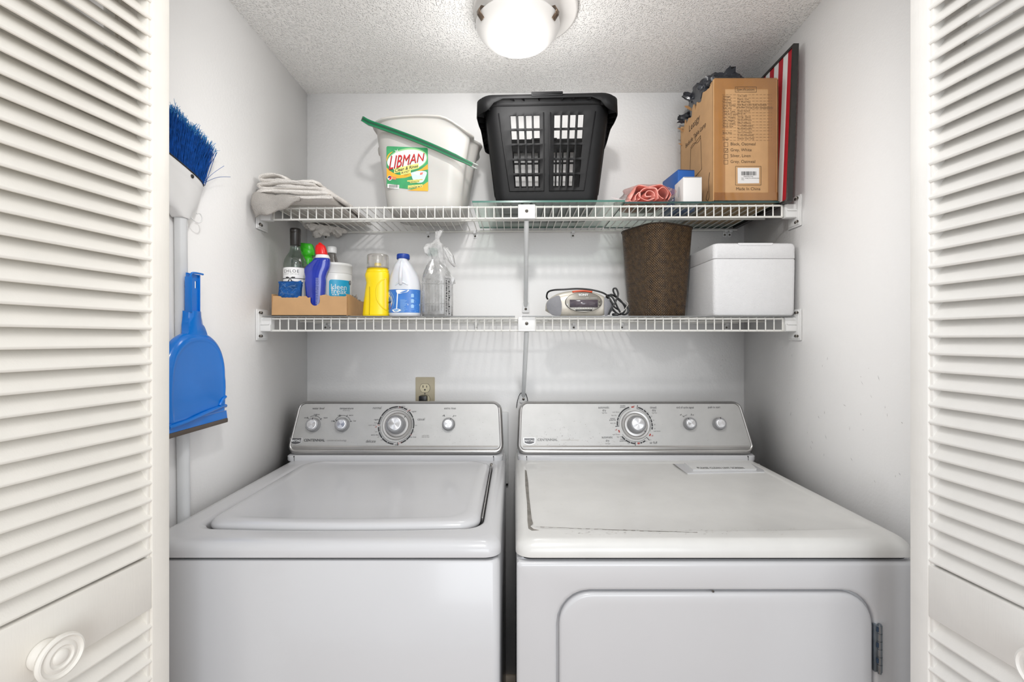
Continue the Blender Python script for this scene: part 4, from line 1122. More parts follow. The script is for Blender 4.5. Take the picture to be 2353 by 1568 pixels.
# large lamp box with printing, torn top left edge
def lampbox():
    x0, x1, y0, y1, z0, z1 = .5665, .7520, 1.306, 1.560, ZG+.0068, 2.028
    t = thing('cardboard_box', 'tall brown cardboard lamp box with printed specification list and torn top', 'cardboard box', ((x0+x1)/2, (y0+y1)/2, z0))
    b = MB(); th = .004; rr = random.Random(2)
    b.box(x0, x1, y0, y0+th, z0, z1-.001, CARD, .0012)
    b.box(x1-th, x1, y0, y1, z0, z1, CARD, .001); b.box(x0, x1, y1-th, y1, z0, z1-.02, CARD, .001); b.box(x0, x1, y0, y1, z0, z0+th, CARD)
    # left wall with ragged torn top falling towards the back
    prof = [(y0+.001, z1-.002)]
    cps = [(0, 0), (.05, -.004), (.10, -.008), (.18, -.004), (.28, .002), (.33, -.016), (.40, -.012), (.46, -.002), (.50, -.022), (.55, .004), (.60, -.004), (.62, -.030), (.72, -.020), (.80, -.030), (.84, -.012), (.90, -.040), (.95, -.026), (1, -.05)]
    for i, (s, dz) in enumerate(cps[1:]):
        s0 = cps[i][0]; d0 = cps[i][1]
        for k in range(1, 5): prof.append((y0+(y1-y0)*(s0+(s-s0)*k/4), z1-.004+d0+(dz-d0)*k/4+rr.uniform(-.0016, .0016)))
    poly = [(y0+.001, z0), (y1, z0)]+list(reversed(prof))
    b.prism(poly, lambda u, v, d: Vector((d, u, v)), x0, x0+th, CARD, CARDE)
    for (ya, za, l, w) in ((y0+.16, z1-.012, .022, .018), (y0+.225, z1-.05, .022, .012), (y0+.24, z1-.09, .014, .008)):
        b.prism([(0, 0), (l, .004), (l*1.2, w*.5), (l*.5, w), (-.002, w*.7)], lambda u, v, d: Vector((x0-u*.8+d, ya+v*.5, za+u*.35+v)), 0, .0015, CARDE)
    # folded flap remains along the front top edge
    b.box(x0+.004, x1-.002, y0-.0006, y0+.03, z1-.002, z1+.0012, CARD, .0006)
    box_ = b.obj('box_walls', t, world=True)
    b = MB(); O = on(y0); f = lambda u, v: Vector((u, y0-.0005, v)); k = y0/F
    def T(s, px, py, hp, al='LEFT', **kw): b.text(s, f, hp*k, INKB, O(px, py), align=al, **kw)
    def line(xa, xb, y, w=.45): b.shape([O(xa, y-w/2), O(xb, y-w/2), O(xb, y+w/2), O(xa, y+w/2)], f, INKB)
    def frame(xa, xb, ya, yb, w=.8):
        line(xa, xb, ya, w); line(xa, xb, yb, w)
        for x in (xa, xb): b.shape([O(x-w/2, ya), O(x+w/2, ya), O(x+w/2, yb), O(x-w/2, yb)], f, INKB)
    T('Specification:', 1713.5, 206, 9.2, 'CENTER', wide=.88); frame(1689.5, 1738, 200, 212)
    rows = [('Voltage:', '110-130V'), ('Material:', 'Fabric, Iron'), ('Wattage:', '60 Watt Max'), ('Lamp Holder:', 'E26 Base (LED bulb included)'), ('Bulb info:', 'A19-9W (Three Color temperature)'),
            ('Switch Type:', 'Knob Switch'), ('USB-A+C port:', '5V/2.1A'), ('Item Weight:', '3.0 kg  (2pcs)'), ('Item Height:', '23.5in/597mm'), ('Wire Length:', '59in/1500mm'), ('Shade Size:', '11in/280mm(D)'),
            ('', '9in/229mm(H)'), ('Base Size:', '5in/127mm(D)'), ('', '2.15in/55mm(H)'), ('Usage:', 'Indoor Use Only')]
    ys = [222, 229.2, 235.6, 242, 248.8, 256, 262.6, 269.8, 277, 284, 290.6, 297.4, 305.6, 312.2, 319.6]
    for (a_, c_), y in zip(rows, ys):
        T(a_, 1660.5, y, 5.6); T(c_, 1694.5 if c_[0] != 'A' else 1692, y-.8, 5.6)
        x = 1659
        while x < 1772: line(x, min(x+6, 1773), y+3.4, .5); x += 8.6
    x = 1659
    while x < 1772: line(x, min(x+6, 1773), 218, .5); x += 8.6
    for s, y in (('Black, Oatmeal', 332), ('Grey, White', 345.6), ('Silver, Linen', 359), ('Grey, Oatmeal', 372.4)):
        T(s, 1678, y-.6, 9.6); frame(1663.5, 1672.5, y-4, y+5, .7)
    T('\u2713', 1668, 346.4, 8, 'CENTER') if False else b.tube([f(*O(1665.6, 346.5))+Vector((0, -.0002, 0)), f(*O(1667.4, 349))+Vector((0, -.0002, 0)), f(*O(1671.4, 342.6))+Vector((0, -.0002, 0))], .0005, INKB, 4)
    frame(1690, 1748.5, 382.6, 425.8, .8)
    T('Made In China', 1719, 434.6, 9.6, 'CENTER')
    st = lambda u, v: Vector((u, y0-.0010, v)); s2 = lambda u, v: Vector((u, y0-.0014, v))
    b.prism([O(1694.6, 386), O(1744, 386), O(1744, 421.5), O(1695, 422)], lambda u, v, d: Vector((u, y0-d, v)), .0003, .0009, WCARD)
    rb = random.Random(8); x = 1703
    while x < 1737:
        w = rb.choice([.5, .8, 1.3]); b.shape([O(x, 394.5), O(x+w, 394.5), O(x+w, 403.6), O(x, 403.6)], s2, INK); x += w+rb.choice([.5, .7, 1.0])
    b.text('X0003QAT7WR', s2, 3.2*k, INK, O(1719, 406.4)); b.text('New - Leasgy Farm..Bedside lamp', s2, 3.0*k, INK, O(1703, 410), align='LEFT'); b.text('Grey', s2, 3.0*k, INK, O(1703, 413.4), align='LEFT')
    # left face printing
    g = lambda u, v: Vector((x0-.0005, -u, v))
    b.text('Leasgy', g, .030, INKB, (-1.442, 1.965), wide=1.1); b.text('Bedside Table Lamp', g, .021, INKB, (-1.434, 1.923), wide=.95)
    def lin(pts, w=.0006):
        for p, q in zip(pts, pts[1:]): b.tube([g(*p), g(*q)], w, INKB, 4)
    lin([(-1.478, 1.79), (-1.470, 1.895), (-1.392, 1.905), (-1.384, 1.80), (-1.478, 1.79)])
    lin([(-1.470+.078*(i/12), 1.899+.010*math.sin(2*PI*i/12)*.6) for i in range(13)]); lin([(-1.431, 1.905), (-1.431, 1.918), (-1.427, 1.924), (-1.423, 1.918)])
    lin([(-1.440, 1.795), (-1.440, 1.735), (-1.424, 1.735), (-1.424, 1.797)]); lin([(-1.45, 1.735), (-1.412, 1.735), (-1.412, 1.722), (-1.45, 1.722), (-1.45, 1.735)])
    lin([(-1.34, 1.72), (-1.352, 1.70), (-1.340, 1.69), (-1.330, 1.70), (-1.335, 1.745), (-1.328, 1.77)], .0009)
    b.obj('printing', t, world=True)
    b = MB()
    b.patch(lambda u, v: Vector((u, y0-.0018-.0004*math.sin(u*300)*math.sin(v*200), v)), x0+.002, x1-.006, z1-.030, z1+.0022, 30, 6, TAPE)
    b.patch(lambda u, v: Vector((u, y0-.0018-.0004*math.sin(u*300), v)), x0+.002, x0+.034, z0+.002, z1-.03, 6, 20, TAPE)
    b.patch(lambda u, v: Vector((u, y0-.0018-.0004*math.sin(u*260+v*90), v)), x0+.002, x1-.002, z0+.001, z0+.026, 30, 5, TAPE)
    b.patch(lambda u, v: Vector((u, y0-.0018, v)), x1-.03, x1-.006, z0+.026, z1-.03, 5, 16, TAPE)
    b.patch(lambda u, v: Vector((u, v, z1+.0022+.0006*math.sin(u*200)*math.sin(v*170))), x0+.004, x1-.004, y0-.001, y0+.05, 30, 8, TAPE)
    b.obj('packing_tape', t, world=True)
lampbox()

def black_bag():
    BM = mat('black_bag_film', (34, 37, 44), .28, var=.15, vscale=25, coat=.25)
    tb = bmesh.new(); bmesh.ops.create_icosphere(tb, subdivisions=5, radius=1)
    for v in tb.verts:
        p = v.co.copy(); n1 = noise.noise(p*1.3+Vector((3, 1, 7))); q = p*2.6+Vector((n1*2, 9, 1))
        r1 = 1-abs(noise.noise(q))*1.5; r2 = 1-abs(noise.noise(p*6.5+Vector((1, 5, 2))))*1.6; r3 = noise.noise(p*15)
        s = .80+.26*n1+.20*r1+.09*r2+.03*r3
        x, y, z = p.x*s*.104, p.y*s*.098, p.z*s*.068
        x = max(x, -.080)
        v.co = Vector((x, y, z))
    b = MB(); b.merge(tb, BM, Matrix.Translation((.652, 1.462, 2.040)))
    # loose gathered ends: one standing up at the right, folds hanging over the torn side
    def flap(base, tip, w, seed, n=8):
        rr = random.Random(seed); base, tip = Vector(base), Vector(tip); ax = (tip-base); sd = ax.cross(Vector((0, 1, .3))).normalized(); rings = []
        for i in range(n+1):
            s = i/n; c = base+ax*s; ww = w*(1-.45*s); ring = []
            for k in range(14):
                a = 2*PI*k/14; m_ = ww*(1+.35*math.sin(3*a+seed+s*2)+.15*rr.uniform(-1, 1)); ring.append(c+sd*m_*math.cos(a)+Vector((0, m_*.45*math.sin(a), 0))+ax.normalized()*(.006*math.sin(5*a) if i == n else 0))
            rings.append(ring)
        b.loft(rings, BM, True, True)
    flap((.655, 1.42, 2.065), (.668, 1.41, 2.118), .022, 1); flap((.615, 1.46, 2.06), (.572, 1.47, 2.05), .020, 2); flap((.600, 1.49, 2.06), (.556, 1.50, 2.085), .016, 3)
    flap((.600, 1.53, 2.02), (.556, 1.545, 2.030), .018, 4); flap((.72, 1.44, 2.06), (.755, 1.45, 2.035), .018, 5)
    single('plastic_bag', b, 'crumpled black plastic bag stuffed into the top of the cardboard lamp box', 'plastic bag', (.65, 1.46, 1.96), world=True, sharp=24)
black_bag()

def flag():
    RED = mat('flag_red', (170, 22, 38), .6, var=.08, vscale=60); WHT = mat('flag_white', (218, 216, 214), .65, var=.03); FRM = mat('black_frame', (42, 40, 38), .45, var=.1, vscale=40); NAV = mat('flag_navy', (40, 48, 90), .6)
    y0, y1 = 1.272, 1.588; zb, zt = 1.6700, 2.107; xb, xt = .7570, .7745
    t = thing('framed_flag_picture', 'red and white striped flag picture in black frame leaning on the right wall', 'picture', (.775, 1.43, zb))
    T_ = .0150
    def g(y, z, d): s = (z-zb)/(zt-zb); return Vector((xb+(xt-xb)*s+d, y, z))
    b = MB(); w = .007
    for ya, yb_, za, zb_ in ((y0, y0+w, zb, zt), (y1-w, y1, zb, zt), (y0+w, y1-w, zb, zb+w), (y0+w, y1-w, zt-w, zt)):
        b.prism(rect(ya, yb_, za, zb_), g, 0, T_, FRM)
    b.obj('frame', t, world=True)
    b = MB(); n = 13; yy = [y0+w+(y1-y0-2*w)*i/n for i in range(n+1)]
    for i in range(n):
        b.prism(rect(yy[i], yy[i+1], zb+w*.5, zt-w*.5), g, .0035, .010, RED if i % 2 == 0 else WHT)
    b.prism(rect(yy[6], yy[13], zb+w, zb+.17), g, .0032, .0036, NAV)
    b.obj('striped_canvas', t, world=True)
flag()

# ------------------------------------------------------------------ things on the lower shelf
def Tray():
    x0, x1, y0, y1, z0, h, th = -.684, -.4705, 1.300, 1.478, ZL+.0006, .0585, .003
    t = thing('cardboard_tray', 'low brown cardboard tray with a notch in front on the lower shelf', 'cardboard tray', ((x0+x1)/2, (y0+y1)/2, z0))
    b = MB(); O = on(y0); rr = random.Random(6)
    top = []; n = 60
    for i in range(n+1):
        x = x0+.004+(x1-x0-.004)*i/n; s = i/n
        dz = -.004*(.1 < s < .35)-.0035*(.45 < s < .62)+.004*(.62 < s < .78)*math.sin((s-.62)/.16*PI)+rr.uniform(-.0007, .0007)
        if s < .08: dz = .001
        top.append((x, z0+h-.003+dz))
    nx0, nx1 = -.5745, -.5475; nzb = z0+h-.030; rc = (nx1-nx0)/2
    poly = [(x0, z0), (x1, z0)]
    tt = [p for p in reversed(top)]
    right = [p for p in tt if p[0] > nx1+.0005]; left = [p for p in tt if p[0] < nx0-.0005]
    U = [(nx1, right[-1][1])]+[((nx0+nx1)/2+rc*math.cos(-i*PI/12), nzb+rc-rc*math.sin(i*PI/12)) for i in range(13)]+[(nx0, left[0][1])]
    poly += right+U+left
    b.prism(poly, lambda u, v, d: Vector((u, y0+d, v)), 0, th, CARD, CARDE)
    for xa in (x1-th, x0):
        rr = random.Random(9); p2 = [(y0+.001, z0), (y1, z0)]+[(y1-(y1-y0-.001)*i/10, z0+h-.002-.006*math.sin(i*.5)+rr.uniform(-.001, .001)) for i in range(11)]
        b.prism(p2, lambda u, v, d: Vector((d, u, v)), xa, xa+th, CARD, CARDE)
    b.box(x0, x1, y1-th, y1, z0, z0+h-.004, CARD); b.box(x0, x1, y0, y1, z0, z0+.002, CARD)
    b.box(x1-.001, x1+.0008, y0-.0004, y0+.004, z0, z0+h-.004, CARDE)
    b.obj('tray_walls', t, world=True)
Tray()
ZTY = ZL+.003       # inside the tray

# wine bottle
def wine():
    x, y, z0 = -.6460, 1.3625, ZTY; R = .0325
    t = thing('wine_bottle', 'clear wine bottle with black screw cap and white label in the tray', 'bottle', (x, y, z0))
    CG = clear('bottle_glass', (205, 220, 210), .22, .05)
    b = MB(); b.lathe([(.0, 0), (R*.92, 0), (R, .006), (R, .145), (R*.985, .153), (R*.90, .166), (R*.72, .178), (R*.52, .188), (.0145, .197), (.0130, .206), (.0130, .222), (.0127, .25)], CG, 48)
    b.obj('bottle_glass', t, sharp=60)
    b = MB(); CP = mat('black_cap', (34, 30, 28), .32, var=.1)
    b.lathe([(.0138, .2075), (.0146, .209), (.0146, .242), (.0150, .2435), (.0150, .2462), (.0143, .2470), (.0150, .2480), (.0150, .2560), (.0140, .2585), (0, .2590)], CP, 36); b.obj('screw_cap', t)
    b = MB(); LW = mat('wine_label_white', (240, 239, 238), .5, var=.01); r = R+.0004
    f = lambda u, v: Vector((r*math.sin(u/r), -r*math.cos(u/r), v))
    b.patch(f, -.060, .060, .030, .140, 40, 4, LW)
    g = lambda u, v: Vector(((r+.0003)*math.sin(u/r), -(r+.0003)*math.cos(u/r), v))
    b.text('CHLOE', g, .0125, INK, (.001, .1285), spacing=1.25); b.text('PINOT GRIGIO', g, .0050, INKG, (.001, .1205), spacing=1.5)
    b.patch(g, -.045, .045, .1070, .1090, 30, 1, INK)
    for s in (-1, 1):
        b.shape([(0, .108), (s*.006, .1125), (s*.014, .1120), (s*.013, .1085), (s*.005, .1075)], g, INK)
        b.shape([(0, .108), (s*.004, .104), (s*.0115, .094), (s*.0085, .0935), (s*.0015, .102)], g, INK)
    b.patch(g, -.045, .045, .1400, .1406, 30, 1, INKG)
    b.obj('label', t)
wine()

def sponge():
    SPM = mat('blue_scrub_pad', (20, 78, 142), .95, var=.35, vscale=90, bump=.002, bscale=260); 
    b = MB(); tb = bmesh.new(); bmesh.ops.create_cube(tb, size=1)
    bmesh.ops.subdivide_edges(tb, edges=list(tb.edges), cuts=6, use_grid_fill=True)
    for v in tb.verts:
        p = v.co; v.co = Vector((p.x*.062+.0008*noise.noise(p*9), p.y*.014+.0015*math.sin(p.z*5)+.0014*noise.noise(p*7), p.z*.062+.0010*noise.noise(p*8+Vector((4, 4, 4)))))
    bmesh.ops.bevel(tb, geom=[e for e in tb.edges if e.calc_face_angle(0) > 1.2], offset=.003, segments=2, affect='EDGES')
    b.merge(tb, SPM, Matrix.Translation((0, 0, .0655)) @ Matrix.Rotation(math.radians(-4), 4, 'X'))
    FB = mat('pale_fibre', (130, 160, 190), .8); rr = random.Random(5)
    for i in range(22):
        x, z = rr.uniform(-.022, .022), rr.uniform(.055, .086); a = rr.uniform(0, PI); l = rr.uniform(.004, .010)
        b.tube([(x-l*math.cos(a), -.0108, z-l*math.sin(a)*.7), (x, -.0115, z+.001), (x+l*math.cos(a), -.0106, z+l*math.sin(a)*.7)], .00025, FB, 4)
    b.box(-.024, .024, -.006, .008, 0, .036, mat('sponge_yellow', (220, 196, 110), .9), .002)
    single('scouring_sponge', b, 'blue scouring sponge in the tray in front of the wine bottle', 'sponge', (-.6385, 1.3155, ZTY), sharp=60)
sponge()

def handmade(prof, z0=0): return prof
# green trigger spray bottle
def spray():
    x, y = -.6370, 1.4250
    t = thing('spray_bottle', 'orange spray bottle with green trigger head standing in the tray', 'spray bottle', (x, y, ZTY))
    OR = mat('orange_plastic', (226, 92, 34), .3); GN = mat('trigger_green', (58, 176, 34), .35, var=.08); 
    b = MB(); b.loft([[Vector((px, py, z)) for px, py in sellipse(hx, hy, 2.6, 32)] for z, hx, hy in ((0, .026, .017), (.004, .026, .018), (.08, .026, .018), (.11, .027, .018), (.135, .020, .015), (.150, .0125, .012), (.163, .0125, .012))], OR, True, True); b.obj('bottle_body', t)
    b = MB(); b.lathe([(.0150, .155), (.0155, .157), (.0155, .178), (.0135, .184), (.0105, .187)], GN, 28)
    for i in range(20):
        a = 2*PI*i/20; b.box(.0152, .0162, -.0008, .0008, .158, .177, GN, M=Matrix.Rotation(a, 4, 'Z'))
    b.prism(rpoly([(-.020, .205), (.020, .188), (.020, .205), (.013, .226), (-.020, .229)], .003, 4), lambda u, v, d: Vector((u, d, v)), -.008, .008, GN)
    b.prism(rpoly([(-.012, .184), (.012, .184), (.019, .205), (-.012, .214)], .002, 3), lambda u, v, d: Vector((u, d, v)), -.009, .009, GN)
    b.lathe([(.0055, 0), (.0060, .001), (.0060, .007), (.002, .008)], GN, 16, Matrix.Translation((-.019, 0, .219)) @ Matrix.Rotation(-PI/2, 4, 'Y'))
    b.obj('spray_head', t)
    b = MB(); b.tube([(-.012, 0, .212), (-.017, 0, .200), (-.019, 0, .186), (-.015, 0, .172)], [.0035, .0032, .003, .0022], GN, 8, flat=1.6); b.obj('trigger', t)
spray()

# dark blue toilet-cleaner bottle with red cap
def cleaner():
    d = 1.3205; k = (d-.005)/F; x0 = (728-CX)*k; t = thing('cleaner_bottle', 'dark blue cleaner bottle with red angled cap in the tray', 'bottle', (x0, d, ZTY))
    BL = mat('dark_blue_bottle', (22, 52, 176), .14, var=.2, vscale=20, coat=.6, trans=.25); RD = mat('cap_red', (214, 22, 22), .32)
    # (photo row, left, right) of the silhouette
    sil = [(719, 713, 734), (708, 708, 741), (690, 703, 744), (668, 701, 746), (650, 699.5, 747), (636, 700, 747), (626, 698, 750), (618, 697.5, 754), (612, 702, 756), (606, 709, 757), (600, 716, 757), (594, 722, 756)]
    def rg(row, l, r, dy): 
        z = CZ+(CY-row)*k-ZTY; cx_ = ((l+r)/2-CX)*k-x0; hx = (r-l)/2*k
        return [Vector((px, py, z)) for px, py in sellipse(hx, min(hx, dy), 2.3, 36, cx_, 0)]
    b = MB(); rr_ = [rg(r, l, q, .0155) for r, l, q in sil]; zz = rr_[0][0].z
    b.loft([[Vector((p.x, p.y, max(0.0005, p.z))) for p in r] for r in rr_], BL, True, True); bd = b.obj('bottle_body', t, sharp=60)
    b = MB(); WH = PLAST
    b.loft([rg(594, 724.5, 755.5, .016), rg(593, 723.5, 756, .0165), rg(587, 725, 753.5, .0155), rg(586, 726, 753, .015)], WH, True, True); b.obj('neck_collar', t)
    b = MB(); b.loft([rg(586, 725.5, 751, .0148), rg(583, 724.5, 750.5, .0148), rg(574, 723.8, 748.5, .0135), rg(566, 724, 745.8, .011), rg(563, 726, 743.5, .0095), rg(562, 729, 741, .0075), rg(558.5, 730.5, 737.5, .004), rg(556.8, 732, 735, .002)], RD, True, True)
    b.box((723.5-CX)*k-x0, (727-CX)*k-x0, -.004, .004, CZ+(CY-582)*k-ZTY, CZ+(CY-568)*k-ZTY, RD, .001); b.obj('cap', t, sharp=70)
    b = MB(); TX = mat('pale_blue_print', (150, 160, 215), .5, var=0); rb = random.Random(12); row = 640
    fy = lambda u, v: Vector((u, -.0190+.0035*((u-.012)/.02)**2*0-.0001, v))
    while row < 700:
        for c in range(3): b.box((729+c*2.3-CX)*k-x0, (730.8+c*2.3-CX)*k-x0, -.0162, -.0148, CZ+(CY-row-.6*rb.random())*k-ZTY-.0008, CZ+(CY-row)*k-ZTY, TX)
        row += 1.9
    b.obj('printing', bd)
cleaner()

def wtub():
    x, y = -.5365, 1.3860; R = .0478; z0 = ZTY
    t = thing('wipes_tub', 'round white tub with light blue square label standing in the tray', 'tub', (x, y, z0))
    TW = mat('tub_white', (214, 214, 212), .35, var=.01)
    b = MB(); b.lathe([(0, 0), (R*.94, 0), (R*.96, .003), (R*.985, .10), (R*.985, .128), (R*.95, .13)], TW, 56); b.obj('tub_body', t)
    b = MB(); b.lathe([(R*.99, .1255), (R*1.0, .127), (R*1.0, .148), (R*1.015, .1485), (R*1.015, .1535), (R*.99, .1565), (R*.93, .1570), (R*.9, .155), (0, .155)], TW, 56); b.obj('lid', t)
    b = MB(); r = R*.985+.0006; f = lambda u, v, e=0: Vector(((r+e)*math.sin(u/r), -(r+e)*math.cos(u/r), v))
    CY_ = mat('label_cyan', (24, 150, 190), .4, var=.04)
    k = y/F
    us = lambda px: r*math.asin(max(-.98, min(.98, ((px-CX)*(y-R*.8)/F-x)/r)))
    vs_ = lambda py: CZ+(CY-py)*(y-R*.9)/F-z0
    u0, u1, v0, v1 = us(759), us(803), vs_(682), vs_(643)
    n = 12
    loop = rrect(u0, u1, v0, v1, .007, 5, 8)
    rings = [[f(u0+(u1-u0)*.5+(p[0]-(u0+u1)/2)*s, (v0+v1)/2+(p[1]-(v0+v1)/2)*s) for p in loop] for s in (1, .75, .5, .25, .02)]
    b.loft(rings, CY_)
    g = lambda u, v: f(u, v, .0004)
    um = us(780); b.text('kleen', g, .0225, TW, (um, vs_(660)), wide=.98); b.text('freak', g, .0225, TW, (um, vs_(670)), wide=.98)
    for q_ in range(3): b.shape([(us(766+q_*5), vs_(676.6)), (us(769.4+q_*5), vs_(676.6)), (us(769.4+q_*5), vs_(678.4)), (us(766+q_*5), vs_(678.4))], g, TW)
    cg = mat('badge_grey', (92, 92, 94), .4, metal=.4); uc, vc = us(798.5), vs_(647)
    b.shape([(uc+.0058*math.cos(a), vc+.0066*math.sin(a)) for a in [i*PI/12 for i in range(24)]], lambda u, v: f(u, v, .0008), cg)
    h = lambda u, v: f(u, v, .0012)
    b.text('KILLS', h, .0024, TW, (uc, vc+.003)); b.text('99.9%', h, .0036, TW, (uc, vc), bold=.02); b.text('OF GERMS', h, .0020, TW, (uc, vc-.003))
    for y_, w_ in ((638.5, 10), (642, 7.5), (644.5, 5.5), (650, 4)): b.patch(g, us(735.6), us(735.6+w_), vs_(y_)-.0005, vs_(y_)+.0005, 4, 1, INKG)
    for (a_, c_, e_, g_) in ((us(738.5), us(747), vs_(663), vs_(657)),):
        for q in range(4): b.patch(g, a_, c_, vs_(664-q*2)-.0002, vs_(664-q*2)+.0002, 4, 1, INKG)
    b.obj('label', t)
wtub()

def waterbottle():
    x, y = -.5720, 1.4480; t = thing('water_bottle', 'clear grey bottle with white screw cap behind the tub in the tray', 'bottle', (x, y, ZTY))
    CB = clear('smoky_bottle', (196, 192, 188), .25, .08, .25, (150, 146, 142)); 
    b = MB(); b.lathe([(0, 0), (.021, 0), (.0235, .004), (.0235, .135), (.0235, .150), (.0225, .162), (.019, .175), (.0155, .187), (.0125, .196), (.0125, .206)], CB, 36)
    for i in range(4): b.lathe([(.0237, .04+i*.02), (.0243, .043+i*.02), (.0237, .046+i*.02)], CB, 36)
    b.obj('bottle_body', t)
    b = MB(); b.lathe([(.0138, .202), (.0142, .203), (.0142, .2065), (.0146, .2075), (.0146, .2200), (.0132, .2222), (0, .2225)], PLAST, 36); b.obj('cap', t)
waterbottle()

def rag():
    RG = mat('dirty_rag', (150, 140, 130), .95, var=.2, vscale=70, bump=.002, bscale=200)
    tb = bmesh.new(); bmesh.ops.create_icosphere(tb, subdivisions=4, radius=1)
    for v in tb.verts:
        p = v.co.copy(); s = .8+.5*noise.noise(p*1.8+Vector((8, 2, 2)))+.25*abs(noise.noise(p*5)); v.co = Vector((p.x*.015*s, p.y*.016*s, max(-.034, p.z*.036*s)))
    b = MB(); b.merge(tb, RG, Matrix.Translation((0, 0, .036)))
    single('cleaning_rag', b, 'crumpled grey-brown rag in the right end of the tray', 'rag', (-.4980, 1.452, ZTY))
rag()

def silr(k, x0, z0, dy, p=2.4, n=40, yoff=0):
    def f(row, l, r, dyy=None, pp=None):
        z = CZ+(CY-row)*k-z0; cx_ = ((l+r)/2-CX)*k-x0; hx = (r-l)/2*k
        return [Vector((px, py+yoff, max(0, z))) for px, py in sellipse(hx, min(dyy or dy, hx*1.3), pp or p, n, cx_, 0)]
    return f

# yellow bottle with clear dosing cap
def yellow():
    d = 1.335; k = (d-.012)/F; x0 = (863-CX)*k
    t = thing('fabric_softener_bottle', 'yellow plastic bottle with clear dosing cap, right of the cardboard tray', 'bottle', (x0, d, ZL))
    YM = mat('yellow_plastic', (246, 214, 10), .3, var=.05, vscale=14); YD = mat('yellow_plastic_deep', (232, 192, 8), .35, var=.05)
    rg = silr(k, x0, ZL, .024)
    b = MB(); rows = [(726, 832, 891), (722, 831, 892.4), (700, 833, 892.4), (680, 835.5, 892.4), (662, 838, 892), (650, 840, 891.5), (642, 838.5, 891.6), (634, 836.8, 892), (628, 837.5, 891.6), (625, 840, 890)]
    rr_ = [rg(*r) for r in rows]; rr_[0] = [Vector((p.x, p.y, 0)) for p in rr_[0]]
    b.loft(rr_, YM, True, True); bd = b.obj('bottle_body', t, sharp=60)
    b = MB(); b.loft([rg(626, 839.5, 890, .023, 2), rg(624.5, 838.6, 890.6, .0238, 2), rg(621, 838.6, 890.6, .0238, 2), rg(620.4, 840.5, 889, .0228, 2), rg(616.5, 841, 888.5, .0226, 2), rg(615, 842, 887.6, .022, 2)], YM, True, True)
    cx_ = (865.5-CX)*k-x0; zt = CZ+(CY-615)*k-ZL
    b.lathe([(.0105, zt), (.0100, zt+.010), (.0085, zt+.0145), (.006, zt+.010), (.004, zt+.004)], YM, 24, c=(cx_, 0, 0)); b.obj('pouring_neck', t)
    b = MB(); CC = clear('clear_cap', (236, 234, 230), .2, .06, .18, (225, 222, 218))
    rc = 24.2*k; b.lathe([(rc*.98, zt-.002), (rc, zt), (rc, zt+.031), (rc*.97, zt+.0365), (rc*.9, zt+.038), (0, zt+.038)], CC, 40, c=(cx_, 0, 0))
    b.lathe([(rc*1.01, zt+.0), (rc*1.03, zt+.001), (rc*1.01, zt+.002)], CC, 40, c=(cx_, 0, 0)); b.obj('dosing_cap', t)
    # hand grip: a long oval ridge with a hollow beside it, on the right of the front
    b = MB(); f = lambda px, py, o: Vector(((px-CX)*k-x0, -.0242+o, CZ+(CY-py)*k-ZL))
    pts = [(889, 640, .010), (878, 646, .003), (870, 658, .001), (867.5, 672, .001), (869, 688, .001), (875, 700, .002), (882, 708, .004), (889, 713, .010)]
    b.tube(smooth_path([f(*p) for p in pts], 6), .0022, YM, 8)
    b.tube(smooth_path([f(852, 660, -.0002), f(852.4, 690, -.0004), f(851.5, 724, -.0004)], 4), .0006, mat('seam_shadow', (150, 120, 20), .6), 6)
    verts = [f(px, py, o+.0006) for px, py, o in pts]
    b.shape([(p.x, p.z) for p in verts], lambda u, v: Vector((u, -.0226+max(0, (u-.013))*.30, v)), YD)
    b.obj('hand_grip', bd)
    b = MB(); b.shape([(0, 0), (.006, 0), (.006, .045), (0, .05)], lambda u, v: f(888.6, 716, .0125)+Vector((u*.35, u*1.1-.0012, v)), mat('label_navy', (40, 56, 110), .4)); b.obj('side_label', t)
yellow()

